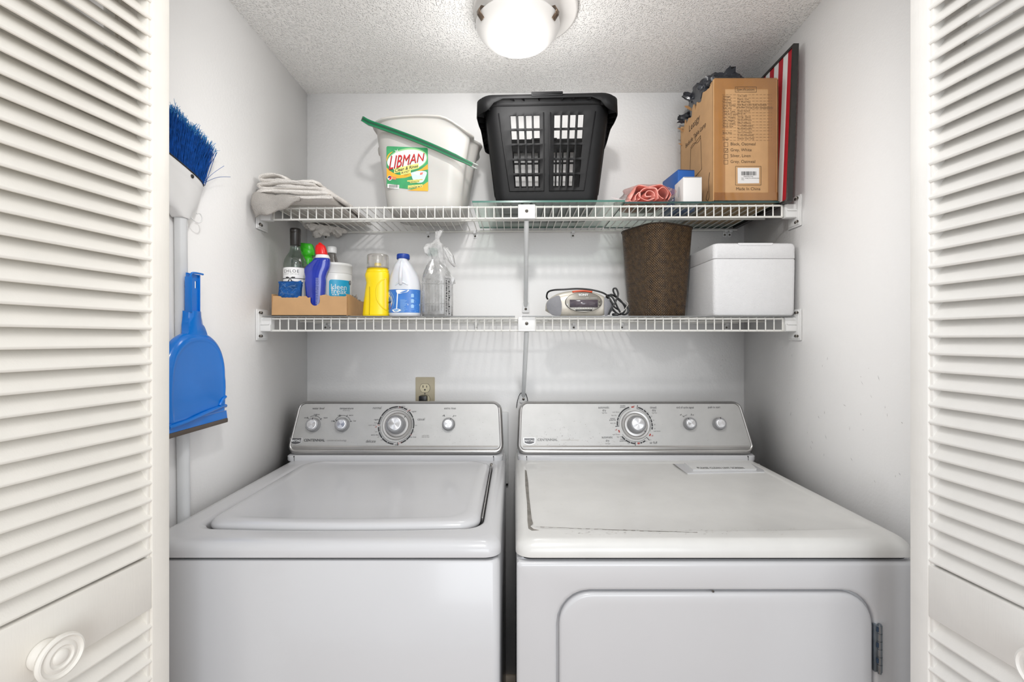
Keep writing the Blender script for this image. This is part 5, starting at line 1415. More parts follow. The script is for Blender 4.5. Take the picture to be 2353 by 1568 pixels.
# bleach jug
def bleach():
    d = 1.340; k = (d-.012)/F; x0 = (929-CX)*k
    t = thing('bleach_jug', 'white jug with blue cap and blue picture label on the lower shelf', 'jug', (x0, d, ZL))
    WB = mat('jug_white', (212, 214, 219), .32, var=.01, sss=.2); BC = mat('cap_blue', (24, 62, 150), .38)
    rg = silr(k, x0, ZL, .034, 2.5)
    b = MB(); rows = [(726, 894, 964.5), (722, 892.2, 966), (700, 892, 966), (672, 892, 965.6), (664, 892.5, 965), (658, 892.5, 964.6), (648, 893.5, 963), (636, 896, 959.5), (624, 900, 953.5), (612, 905, 946.5), (604, 909, 941.5), (598, 912.5, 936), (594, 913.5, 935)]
    rr_ = [rg(*r) for r in rows]; rr_[0] = [Vector((p.x, p.y, 0)) for p in rr_[0]]
    b.loft(rr_, WB, True, True); bd = b.obj('jug_body', t, sharp=60)
    f = lambda px, py, y: Vector(((px-CX)*k-x0, y, CZ+(CY-py)*k-ZL))
    b = MB(); b.tube(smooth_path([f(924, 597, -.006), f(925, 606, -.024), f(925.5, 622, -.034), f(925.5, 638, -.039), f(925, 648, -.037), (f(925, 655, -.0335))], 6), [.0052]*31, WB, 12)
    b.tube(smooth_path([f(913, 658, -.0300), f(921, 651, -.0345), f(930, 651, -.0345), f(941, 657, -.0310)], 6), .0028, WB, 8)
    b.obj('handle', t)
    b = MB(); rc = 14.4*k; cx_ = (924.3-CX)*k-x0; zb = CZ+(CY-595)*k-ZL
    b.lathe([(rc*.97, zb), (rc, zb+.001), (rc, zb+.0125), (rc*.95, zb+.0148), (0, zb+.0150)], BC, 40, c=(cx_, 0, 0))
    for i in range(44): b.box(rc*.995, rc*1.02, -.0005, .0005, zb+.001, zb+.0115, BC, M=Matrix.Translation((cx_, 0, 0)) @ Matrix.Rotation(2*PI*i/44, 4, 'Z'))
    b.obj('cap', t)
    # label follows the front of the body
    hx = 37*k; cxm = (929-CX)*k-x0; dy = .034
    def f3(px, py, e=0):
        u = (px-CX)*k-x0-cxm; w = min(.995, abs(u)/hx); y = -dy*(1-w**2.5)**(1/2.5)
        return Vector((cxm+u, y-.0005-e, CZ+(CY-py)*k-ZL))
    b = MB(); LB = mat('bleach_label_blue', (56, 118, 196), .35, var=.12, vscale=40); LBL = mat('bleach_label_pale', (150, 190, 226), .35, var=.1); RR = mat('label_red', (205, 30, 38), .35); WW = mat('label_white', (245, 246, 240), .35); YY = mat('label_cream', (244, 238, 190), .4)
    b.patch(lambda u, v: f3(u, v), 892.6, 965.4, 719.5, 667, 40, 4, LB)
    S = lambda pts, m, e: b.shape(pts, lambda u, v: f3(u, v, e), m)
    S([(893, 667.5), (909, 667.5), (906, 670), (893, 672.5)], RR, .0003)
    cv = lambda pts: [tuple(p[:2]) for p in smooth_path([(a_, c_, 0) for a_, c_ in pts], 6)]
    S(cv([(893, 670), (901, 672), (908, 682), (910, 696), (906, 708), (900, 712)])+[(893, 712)], LBL, .0004)
    S(cv([(893, 672), (899, 675), (904, 684), (905.6, 696), (902, 706)])+[(893, 708)], WW, .0006)
    S(cv([(893, 676), (898, 679), (901.5, 686), (902, 694)])+[(893, 698)], YY, .0008)
    b.text('esh', lambda u, v: f3(u, v, .0011), -5.4, mat('bleach_teal', (50, 140, 180), .4), (897.0, 687.5), bold=.02, wide=-.9); b.text('ach', lambda u, v: f3(u, v, .0011), -8.0, INK, (897.0, 695.0), bold=.03, wide=-.85)
    S([(893, 699), (903.5, 699), (903, 704.5), (893, 705)], RR, .0010); S([(893, 706), (902, 706), (901, 710.5), (893, 711)], RR, .0010); S([(893, 713), (906, 712), (906, 715), (893, 716)], WW, .0010)
    # poured splash drawing
    S(cv([(914, 669), (921, 668), (935, 669), (944, 668), (940, 673), (930, 675), (922, 677), (916, 675)]), WW, .0005)
    S([(917, 674), (919.5, 675), (916.8, 712), (914.6, 712)], WW, .0006); S(cv([(905, 714), (912, 711), (921, 711.5), (926, 714.5), (919, 718), (909, 718), (905, 714)]), WW, .0006); S(cv([(909, 714.5), (914, 713), (921, 714), (915, 716.5), (909, 714.5)]), LBL, .0009)
    rb = random.Random(21)
    for c in range(2):
        for i in range(18):
            y_ = 690+i*1.6 if c == 0 else 670+i*2.75; xa = 924 if c == 0 else 945
            if c == 1 and 8 < i*2.75 < 16: continue
            w = rb.uniform(9, 18) if c == 0 else rb.uniform(9, 17)
            S([(xa, y_), (xa+w, y_), (xa+w, y_+.5), (xa, y_+.5)], LBL, .0006)
    for i in range(3): S([(948, 678+i*12), (951, 676.5+i*12), (954, 678+i*12), (954, 685+i*12), (948, 685+i*12)], LBL, .0007)
    S([(941, 700), (964.5, 700), (964.5, 703), (941, 703)], WW, .0006)
    b.obj('label', bd)
bleach()

# clear jug with a little liquid, its cap under a plastic bag
def jug():
    d = 1.352; k = (d-.012)/F; x0 = (1004-CX)*k
    t = thing('clear_jug', 'transparent plastic jug with green cap and a little liquid on the lower shelf', 'jug', (x0, d, ZL))
    CJ = clear('clear_jug_plastic', (228, 228, 227), .16, .12, .22, (226, 226, 225)); LQ = clear('clear_liquid', (214, 213, 212), .06, .05, .35, (196, 196, 195)); GC = mat('cap_dark_green', (16, 104, 84), .38)
    rg = silr(k, x0, ZL, .040, 3.2)
    b = MB(); rows = [(726, 972, 1036), (722, 969.5, 1038.5), (700, 969, 1039), (650, 969.5, 1038.5), (636, 971, 1037), (624, 975, 1032), (612, 980, 1024), (602, 984, 1014), (594, 986, 1004), (586, 987, 1002)]
    rr_ = [rg(*r) for r in rows]; rr_[0] = [Vector((p.x, p.y, 0)) for p in rr_[0]]
    b.loft(rr_, CJ, True, False); bd = b.obj('jug_body', t, sharp=60)
    f = lambda px, py, y: Vector(((px-CX)*k-x0, y, CZ+(CY-py)*k-ZL))
    b = MB()
    for q in range(9): b.tube([f(976+q*7, 716, -.0402), f(976+q*7, 648, -.0402)], .0008, CJ, 5)
    for q in (655, 700): b.tube([f(972, q, -.0385), f(1004, q, -.0412), f(1036, q, -.0385)], .0010, CJ, 5)
    b.obj('moulded_ribs', bd)
    b = MB(); b.loft([[Vector((p.x*.97, p.y*.97, .002)) for p in rg(700, 969, 1039)], [Vector((p.x*.975, p.y*.975, p.z)) for p in rg(703.5, 969, 1039)]], LQ, True, True); b.obj('liquid', t)
    b = MB(); rc = 11.6*k; cx_ = (993-CX)*k-x0; zb = CZ+(CY-588)*k-ZL
    b.lathe([(rc*.97, zb), (rc, zb+.001), (rc, zb+.020), (rc*.93, zb+.0235), (0, zb+.024)], GC, 32, c=(cx_, 0, 0)); b.obj('cap', t)
    # printed side label on the right
    b = MB(); rb = random.Random(31); SL_ = clear('label_film', (225, 225, 225), .1, .1, .45, (214, 214, 214))
    def g(u, v): w = u/1.0; return Vector(((1026-CX)*k-x0+u*.60, -.0412+u*.62+.0*v, v))
    b.patch(g, -.001, .026, .002, .115, 6, 2, SL_)
    for c in range(2):
        z = .004
        while z < .100:
            l = rb.uniform(.001, .006); w0 = .003+c*.011; b.patch(lambda u, v: g(u, v)+Vector((0, -.0006, 0)), w0+rb.uniform(0, .001), w0+rb.uniform(.003, .007), z, z+l, 1, 1, INK); z += l+rb.uniform(.0007, .003)
    b.text('Simple Truth', lambda u, v: g(u, v)+Vector((0, -.0007, 0)), .006, INK, (.012, .108), wide=.7)
    b.obj('label', t)
jug()

def clearbag():
    PB = clear('thin_clear_film', (242, 242, 242), .22, .14, .38, (232, 231, 230)); k = 1.34/F
    b = MB(); x0 = (1008-CX)*k; z0 = CZ+(CY-632)*k; y0 = 1.345
    rr = random.Random(17)
    def ring(px, py, rx, ry, tilt, seed, n=30):
        c = Vector(((px-CX)*k, y0, CZ+(CY-py)*k)); out = []
        for i in range(n):
            a = 2*PI*i/n; m_ = 1+.16*math.sin(5*a+seed)+.12*math.sin(9*a+seed*2.3)+.07*rr.uniform(-1, 1)
            out.append(c+Vector((rx*k*m_*math.cos(a), ry*k*m_*math.sin(a), tilt*k*math.cos(a)+2.2*k*math.sin(7*a+seed))))
        return out
    b.loft([ring(1006, 645, 33, 20, -9, 1), ring(1010, 632, 30, 20, -8, 1.4), ring(1008, 620, 25, 18, -12, 2), ring(1004, 605, 20, 16, -14, 2.4), ring(1001, 590, 21, 17, -8, 3), ring(999, 574, 21, 17, -3, 3.3), ring(1000, 563, 17, 14, 0, 3.8), ring(1003, 558, 8, 7, 0, 4.2), ring(1004, 550, 4, 4, 0, 4.6), ring(1007, 540, 6, 4, 1, 5), ring(1010, 530, 9, 5, 2, 5.4)], PB)
    b.loft([ring(1018, 568, 8, 8, 0, 2), ring(1028, 585, 12, 8, -3, 3), ring(1036, 602, 8, 6, -3, 4), ring(1045, 612, 3, 3, 0, 5)], PB)
    b.loft([ring(1000, 612, 20, 16, 0, 2), ring(986, 628, 13, 12, 3, 3), ring(975, 634, 4, 4, 2, 5)], PB)
    single('clear_bag', b, 'crumpled clear plastic bag pulled over the green cap of the jug', 'plastic bag', (x0, y0, z0), world=True, sharp=20)
clearbag()

# clock radio
def radio():
    d = 1.345; k = (d-.03)/F; x0 = (1333-CX)*k
    t = thing('clock_radio', 'silver oval clock radio with grey speaker ends on the lower shelf', 'clock radio', (x0, d, ZL))
    SV = mat('radio_silver', (206, 200, 188), .32, metal=.25, var=.03); GY = mat('radio_face_grey', (128, 124, 116), .3, metal=.5); LCD = mat('radio_display', (84, 76, 84), .12, coat=.6)
    SPK = mat('speaker_mesh', (140, 140, 144), .6, metal=.3, bump=.001, bscale=900); DK = mat('radio_trim_black', (30, 30, 32), .3); OG = mat('snooze_orange', (206, 84, 50), .4)
    f = lambda px, py, y=0: Vector(((px-CX)*k-x0, y, CZ+(CY-py)*k-ZL))
    sil = [(1255, 702, 1.5), (1257, 694, 10), (1263, 686, 19), (1275, 677, 29), (1290, 671, 38), (1310, 667, 46), (1332, 665, 48), (1355, 667, 46), (1375, 672, 38), (1392, 680, 30), (1404, 690, 20), (1410, 698, 11), (1412, 706, 2)]
    sil = smooth_path([(a, b_, c) for a, b_, c in sil], 3); rings = []
    for s in sil:
        x = s.x; ztop = (CZ+(CY-s.y)*k-ZL); e = min(1, s.z/48); q = (x-1333)/79
        zbot = .0006+.022*max(0, abs(q)-.60)**1.5*3.2
        zb = min(zbot, ztop*.6); cz_ = (ztop+zb)/2; hz = (ztop-zb)/2; hy = .030*math.sqrt(max(.05, e))
        rings.append([Vector(((x-CX)*k-x0, math.copysign(abs(math.cos(a))**.8, math.cos(a))*hy-.0, cz_+math.copysign(abs(math.sin(a))**.7, math.sin(a))*hz)) for a in [2*PI*i/36 for i in range(36)]])
    b = MB(); b.loft(rings, SV, True, True); body = b.obj('radio_body', t, sharp=60)
    Yf = -.0302
    def surf(px, py, o=0):
        q = (px-1333)/79; return f(px, py, Yf+.012*abs(q)**3+.006*max(0, (700-py)/30)**2-o)
    for sg, cpx in ((-1, 1272), (1, 1396)):
        b = MB(); pts = []
        if sg < 0: loop = [(1284, 679), (1289, 690), (1291, 703), (1290, 716), (1287, 725), (1271, 725), (1262, 717), (1256.5, 706), (1257, 695), (1266, 686)]
        else: loop = [(1390, 683), (1401, 689), (1409, 699), (1410, 708), (1405, 718), (1397, 725), (1390, 725), (1388.5, 712), (1388.5, 698), (1389, 688)]
        lp_ = [tuple(p[:2]) for p in smooth_path([(a, c, 0) for a, c in loop], 4, True)]
        cx_ = sum(p[0] for p in lp_)/len(lp_); cy_ = sum(p[1] for p in lp_)/len(lp_)
        b.loft([[surf(cx_+(px-cx_)*s, cy_+(py-cy_)*s, .0015+.003*(1-s*s)) for px, py in lp_] for s in (1, .95, .75, .5, .25, .02)], SPK); b.obj('speaker_grille', t, sharp=70)
    b = MB()
    def oval(s, o): return [surf(1341+42.5*s*math.cos(a), 694.5+23.2*s*math.sin(a), o) for a in [2*PI*i/48 for i in range(48)]]
    b.loft([oval(1.0, 0), oval(1.0, .0045), oval(.975, .0052)], DK); b.loft([oval(.975, .0050), oval(.5, .0062), oval(.02, .0064)], GY)
    S = lambda pts, m, o: b.shape([(p[0], p[1]) for p in pts], lambda u, v: surf(u, v, o), m)
    b.text('SONY', lambda u, v: surf(u, v, .0080), -6.6, mat('badge_letters', (235, 235, 235), .3), (1340, 678.4), bold=.03, wide=-1.25)
    for xa, xb_ in ((1345, 1353), (1356, 1371)): b.prism(rect(xa, xb_, 685.4, 686.1), lambda u, v, o: surf(u, v, o), .0062, .0074, PLAST)
    b.obj('front_panel', t, sharp=60)
    b = MB(); b.prism(rect(1308.5, 1373, 689.5, 707), lambda u, v, o: surf(u, v, o), .0060, .0078, LCD); b.obj('display', t)
    b = MB()
    b.prism(rpoly([(1321, 712), (1361, 712), (1359, 714.6), (1323, 714.6)], .6, 3), lambda u, v, o: surf(u, v, o), .0055, .0072, DK)
    for i in range(8): b.prism(rect(1320+i*6.0, 1323+i*6.0, 708.3, 709.6), lambda u, v, o: surf(u, v, o), .0058, .0070, PLAST)
    for y_ in (693, 701): b.prism(rect(1375.5, 1380, y_-3, y_+2.5), lambda u, v, o: surf(u, v, o), .0050, .0070, GY)
    b.prism([(1302, 698), (1305, 700.5), (1302, 703)], lambda u, v, o: surf(u, v, o), .005, .0072, PLAST)
    b.obj('buttons', t)
    b = MB(); P = [f(1316+46*i/12, 670.5-2.2*math.sin(PI*i/12), -.0215) for i in range(13)]; b.tube(P, .0028, OG, 8); 
    b.obj('snooze_bar', t)
    CK = mat('black_cord', (22, 22, 24), .3, var=.1)
    b = MB()
    c1 = [f(1262, 684, .026), f(1259, 678, .020), f(1262, 668, .012), f(1275, 664, .004), f(1300, 663, -.002), f(1330, 661.6, -.004), f(1360, 664, -.006), f(1383, 670, -.012), f(1396, 678, -.020), f(1405, 692, -.028), f(1412, 706, -.030), f(1424, 712, -.024)]
    b.tube(smooth_path(c1, 6), .0026, CK, 8)
    b.obj('power_cord', t)
    b = MB()
    c2 = [f(1398, 724, -.034), f(1403, 712, -.036), f(1410, 700, -.036), f(1416, 688, -.034), f(1420, 676, -.032), f(1416, 664, -.030), f(1410, 664, -.028), f(1411, 672, -.026), f(1420, 686, -.024), f(1432, 696, -.022), f(1443, 706, -.020), f(1446, 714, -.020), f(1440, 722, -.022), f(1430, 722, -.026), f(1422, 712, -.028), f(1414, 696, -.030), f(1408, 684, -.028), f(1400, 678, -.022),
          f(1396, 682, -.014), f(1402, 696, -.016), f(1412, 712, -.018), f(1424, 722, -.016), f(1436, 718, -.012), f(1440, 706, -.010), f(1430, 690, -.010), f(1416, 680, -.012), f(1406, 676, -.012), f(1400, 686, -.006), f(1406, 704, -.004), f(1418, 716, -.004), f(1428, 723, -.008)]
    b.tube(smooth_path(c2, 5), .0027, CK, 8)
    b.tube(smooth_path([f(1408, 723.4, -.030), f(1412, 723.2, -.034), f(1420, 723.2, -.036)], 4), .0042, CK, 8)
    b.tube(smooth_path([f(1425, 719, -.030), f(1434, 713, -.032), f(1441, 704, -.026), f(1446, 697, -.014), f(1442, 690, -.006)], 5), .0007, mat('twist_tie', (214, 210, 205), .4), 5)
    b.obj('coiled_cord', t)
radio()

# woven waste basket
def waste():
    x, y = .4530, 1.4600; t = thing('waste_basket', 'dark brown woven waste basket standing beside the foam cooler', 'waste basket', (x, y, ZL))
    m, nt, p = new_mat('brown_weave'); N, L = nt.nodes, nt.links
    uv = N.new('ShaderNodeUVMap'); uv.uv_map = 'UVMap'
    mp = N.new('ShaderNodeMapping'); mp.inputs['Rotation'].default_value = (0, 0, math.radians(45)); mp.inputs['Scale'].default_value = (185, 185, 1); L.new(uv.outputs[0], mp.inputs[0])
    sx = N.new('ShaderNodeSeparateXYZ'); L.new(mp.outputs[0], sx.inputs[0])
    def math_(op, a, b_=None):
        q = N.new('ShaderNodeMath'); q.operation = op
        for i, v in enumerate((a, b_)):
            if v is None: continue
            if isinstance(v, (int, float)): q.inputs[i].default_value = v
            else: L.new(v, q.inputs[i])
        return q.outputs[0]
    ch = N.new('ShaderNodeTexChecker'); ch.inputs['Scale'].default_value = 1; L.new(mp.outputs[0], ch.inputs['Vector']); ch.inputs[1].default_value = (1, 1, 1, 1); ch.inputs[2].default_value = (0, 0, 0, 1)
    su = math_('ABSOLUTE', math_('SINE', math_('MULTIPLY', sx.outputs[0], PI))); sv = math_('ABSOLUTE', math_('SINE', math_('MULTIPLY', sx.outputs[1], PI)))
    a_ = math_('MULTIPLY', math_('POWER', su, .35), math_('POWER', sv, .8)); c_ = math_('MULTIPLY', math_('POWER', sv, .35), math_('POWER', su, .8))
    mx = N.new('ShaderNodeMix'); L.new(ch.outputs['Fac'], mx.inputs['Factor']); L.new(a_, mx.inputs['A']); L.new(c_, mx.inputs['B'])
    bp = N.new('ShaderNodeBump'); bp.inputs['Distance'].default_value = .0016; L.new(mx.outputs[0], bp.inputs['Height']); L.new(bp.outputs[0], p.inputs['Normal'])
    ns = N.new('ShaderNodeTexNoise'); ns.inputs['Scale'].default_value = 70; L.new(uv.outputs[0], ns.inputs['Vector'])
    cr = N.new('ShaderNodeValToRGB'); cr.color_ramp.elements[0].color = srgb(58, 42, 27); cr.color_ramp.elements[1].color = srgb(98, 74, 46); cr.color_ramp.elements[0].position = .3; cr.color_ramp.elements[1].position = .75
    L.new(ns.outputs['Fac'], cr.inputs[0]); mm = N.new('ShaderNodeMix'); mm.data_type = 'RGBA'; mm.blend_type = 'MULTIPLY'; mm.inputs['Factor'].default_value = .75
    gr = N.new('ShaderNodeValToRGB'); gr.color_ramp.elements[0].position = .1; gr.color_ramp.elements[0].color = (.15, .12, .10, 1); gr.color_ramp.elements[1].position = .6
    L.new(mx.outputs[0], gr.inputs[0]); L.new(cr.outputs[0], mm.inputs[6]); L.new(gr.outputs[0], mm.inputs[7]); L.new(mm.outputs[2], p.inputs['Base Color']); p.inputs['Roughness'].default_value = .38
    Rm = Matrix.Rotation(math.radians(28), 4, 'Z')
    H = .278
    def ring(s, e=0, z=None):
        h = .0735+(.0905-.0735)*s+e; zz = H*s if z is None else z
        return [Rm @ Vector((px, py, zz)) for px, py in rrect(-h, h, -h, h, .046+.006*s, 10, 5)]
    b = MB(); b.loft([ring(s) for s in [i/14 for i in range(15)]], m, cap0=True, uvs=True)
    b.loft([ring(1), ring(1, .001, H+.0008), ring(1, -.001, H+.0018), ring(1, -.003, H+.0008), ring(.9, -.003), ring(.04, -.003)], m, uvs=True, cap1=True)
    b.obj('woven_body', t, sharp=70)
    RB = mat('dark_brown_rim', (44, 32, 20), .45)
    b = MB(); b.tube(ring(1, .0004, H+.0004)[:], .0022, RB, 8, closed=True); b.obj('rim', t)
waste()

# foam cooler
def cooler():
    x0, x1, y0, y1 = .5645, .7975, 1.296, 1.585; z0 = ZL
    FM = mat('white_foam', (218, 218, 219), .75, var=.015, vscale=60, bump=.0009, bscale=300, detail=1)
    t = thing('foam_cooler', 'white foam cooler with fitted lid at the right end of the lower shelf', 'cooler', ((x0+x1)/2, (y0+y1)/2, z0))
    b = MB(); hz = CZ+(CY-594.5)*y0/F
    lp = lambda e, z: Z(rrect(x0+e, x1-e, y0+e, y1-e, .012, 5, 2), z)
    b.loft([lp(.010, z0), lp(.004, z0+.003), lp(.0015, z0+.010), lp(.0, hz-.004), lp(.001, hz-.0008)], FM, True, True); b.obj('cooler_body', t, world=True)
    b = MB(); zt = 1.5605; f = []
    lp2 = lambda e, z: Z(rrect(x0+e, x1-e, y0+e, y1-e, .012, 5, 2), z)
    b.loft([lp2(.0012, hz+.0004), lp2(0, hz+.002), lp2(0, zt-.012), lp2(.0012, zt-.006), lp2(.004, zt-.002), lp2(.010, zt), lp2(.03, zt)], FM, True, True)
    b.obj('lid', t, world=True)
    b = MB(); O = on(y0)
    xa, za = O(1695, 559); xb_, _ = O(1777, 559)
    b.prism(rpoly([(xa, za-.0005), (xa+.005, za-.006), (xb_-.005, za-.006), (xb_, za-.0005), (xb_-.003, za+.0004), (xa+.003, za+.0004)], .0015, 3), lambda u, v, d_: Vector((u, y0-.0006+d_, v)), 0, .003, mat('foam_recess', (224, 224, 225), .8))
    b.obj('lid_grip', t, world=True)
cooler()

# ------------------------------------------------------------------ broom and dustpan on the left wall
def broom():
    t = thing('broom', 'upside-down broom with blue bristles and white head leaning on the left wall', 'broom', (-.7055, .99, 0))
    BW = mat('broom_white', (236, 236, 236), .3); TB = mat('broom_tube', (222, 224, 226), .3); BB = mat('bristle_blue', (26, 86, 166), .45, var=.35, vscale=120); BT = mat('bristle_tip_blue', (56, 132, 190), .5, var=.3, vscale=160)
    X = -.7070
    b = MB(); b.tube([(X, .990, .01), (X, .9865, .95), (X, .9800, 1.30), (X, .9770, 1.548)], .0118, TB, 24)
    b.obj('handle_tube', t, world=True)
    b = MB(); b.lathe([(.0130, 0), (.0136, .001), (.0136, .012), (.0128, .013)], TB, 24, c=(X, .980, 1.33)); 
    # socket: flattened funnel widening upwards to the slanting cap line
    def ring(z, ya, yb, hx, zs=0):
        c = (ya+yb)/2; return [Vector((X+px*hx/.5, c+py*(yb-ya), z+zs*py)) for px, py in [(math.copysign(abs(math.cos(a))**.8, math.cos(a))*.5, math.copysign(abs(math.sin(a))**.8, math.sin(a))*.5) for a in [2*PI*i/40 for i in range(40)]]]
    b = MB()
    b.loft([ring(1.5455, .961, .993, .0140), ring(1.548, .957, .997, .0146), ring(1.553, .952, .999, .0150), ring(1.562, .930, 1.006, .0150, 0), ring(1.575, .905, 1.019, .0152, -.004), ring(1.600, .875, 1.028, .0155, -.014), ring(1.630, .862, 1.0365, .0158, -.030), ring(1.638, .860, 1.0385, .0160, -.034), ring(1.6395, .860, 1.0395, .0164, -.036), ring(1.6545, .858, 1.042, .0166, -.040)], BW, True, True)
    hd = b.obj('broom_head', t, world=True, sharp=60)
    b = MB()
    loop = ring(1.6555, .857, 1.0435, .0170, -.040); b.tube(loop, .0016, mat('black_trim', (30, 30, 30), .5), 6, closed=True)
    b.lathe([(.0042, 0), (.0042, .001), (.003, .0022), (0, .0024)], SCREWD, 16, Matrix.Translation((X+.0162, .989, 1.6385)) @ Matrix.Rotation(PI/2, 4, 'Y'))
    b.obj('cap_trim', t, world=True)
    b = MB(); rr = random.Random(1)
    def topz(y): return 1.6555-.040*((y-.950)/.1865)
    n = 0
    for i in range(1500):
        s = rr.random(); y0 = .862+.176*s; x = X+rr.uniform(-.0125, .0135); z0_ = topz(y0)-.002
        fan = (s-.42)*.80; L_ = .094+.014*(1-s)+rr.uniform(-.010, .008)-.004*abs(s-.5)
        y1_ = y0+math.sin(fan*.9)*L_+rr.gauss(0, .004); z1_ = z0_+math.cos(fan*.9)*L_+rr.uniform(-.004, .003)+.012*s
        xm = x+rr.gauss(0, .002)
        mid = (max(X-.0135, xm), (y0+y1_)/2+rr.gauss(0, .0018), (z0_+z1_)/2)
        tip = (max(X-.0138, xm+rr.gauss(0, .005)), y1_, z1_)
        b.tube([(x, y0, z0_), mid, tuple(mid[k]*.18+tip[k]*.82 for k in range(3))], [.00075, .00072, .0006], BB, 3, caps=False)
        b.tube([tuple(mid[k]*.18+tip[k]*.82 for k in range(3)), (tip[0], tip[1]+rr.gauss(0, .0022), tip[2])], [.0007, .0004], BT, 3, caps=False)
        if rr.random() < .45: b.tube([tuple(mid[k]*.10+tip[k]*.90 for k in range(3)), (tip[0]+rr.gauss(0, .002), tip[1]+rr.gauss(0, .006), tip[2]+rr.uniform(-.004, .004))], [.0005, .0003], BT, 3, caps=False)
    for (dy, dz, c) in ((.075, .070, 0), (.100, .060, 1), (.050, .093, 0)):
        y0 = 1.036; P = [(X+.004, y0, topz(y0)), (X+.006, y0+dy*.5, topz(y0)+dz*.55), (X+.008, y0+dy, topz(y0)+dz-(.008 if c else 0))]; b.tube(smooth_path(P, 4), .0005, BB, 4)
    br = b.obj('bristles', t, world=True); br['kind'] = 'stuff'
    b = MB(); P = [(X+.004, 1.000, 1.556), (X+.006, 1.006, 1.550), (X+.008, 1.018, 1.546), (X+.009, 1.028, 1.551), (X+.009, 1.031, 1.560), (X+.008, 1.026, 1.568), (X+.006, 1.018, 1.566)]
    b.tube(smooth_path(P, 5), .0013, BW, 8); b.tube(smooth_path([(X+.002, .990, 1.547), (X+.004, .9915, 1.532), (X+.003, .9895, 1.520)], 4), .0013, BW, 8); b.obj('hanging_hook', t, world=True)
broom()

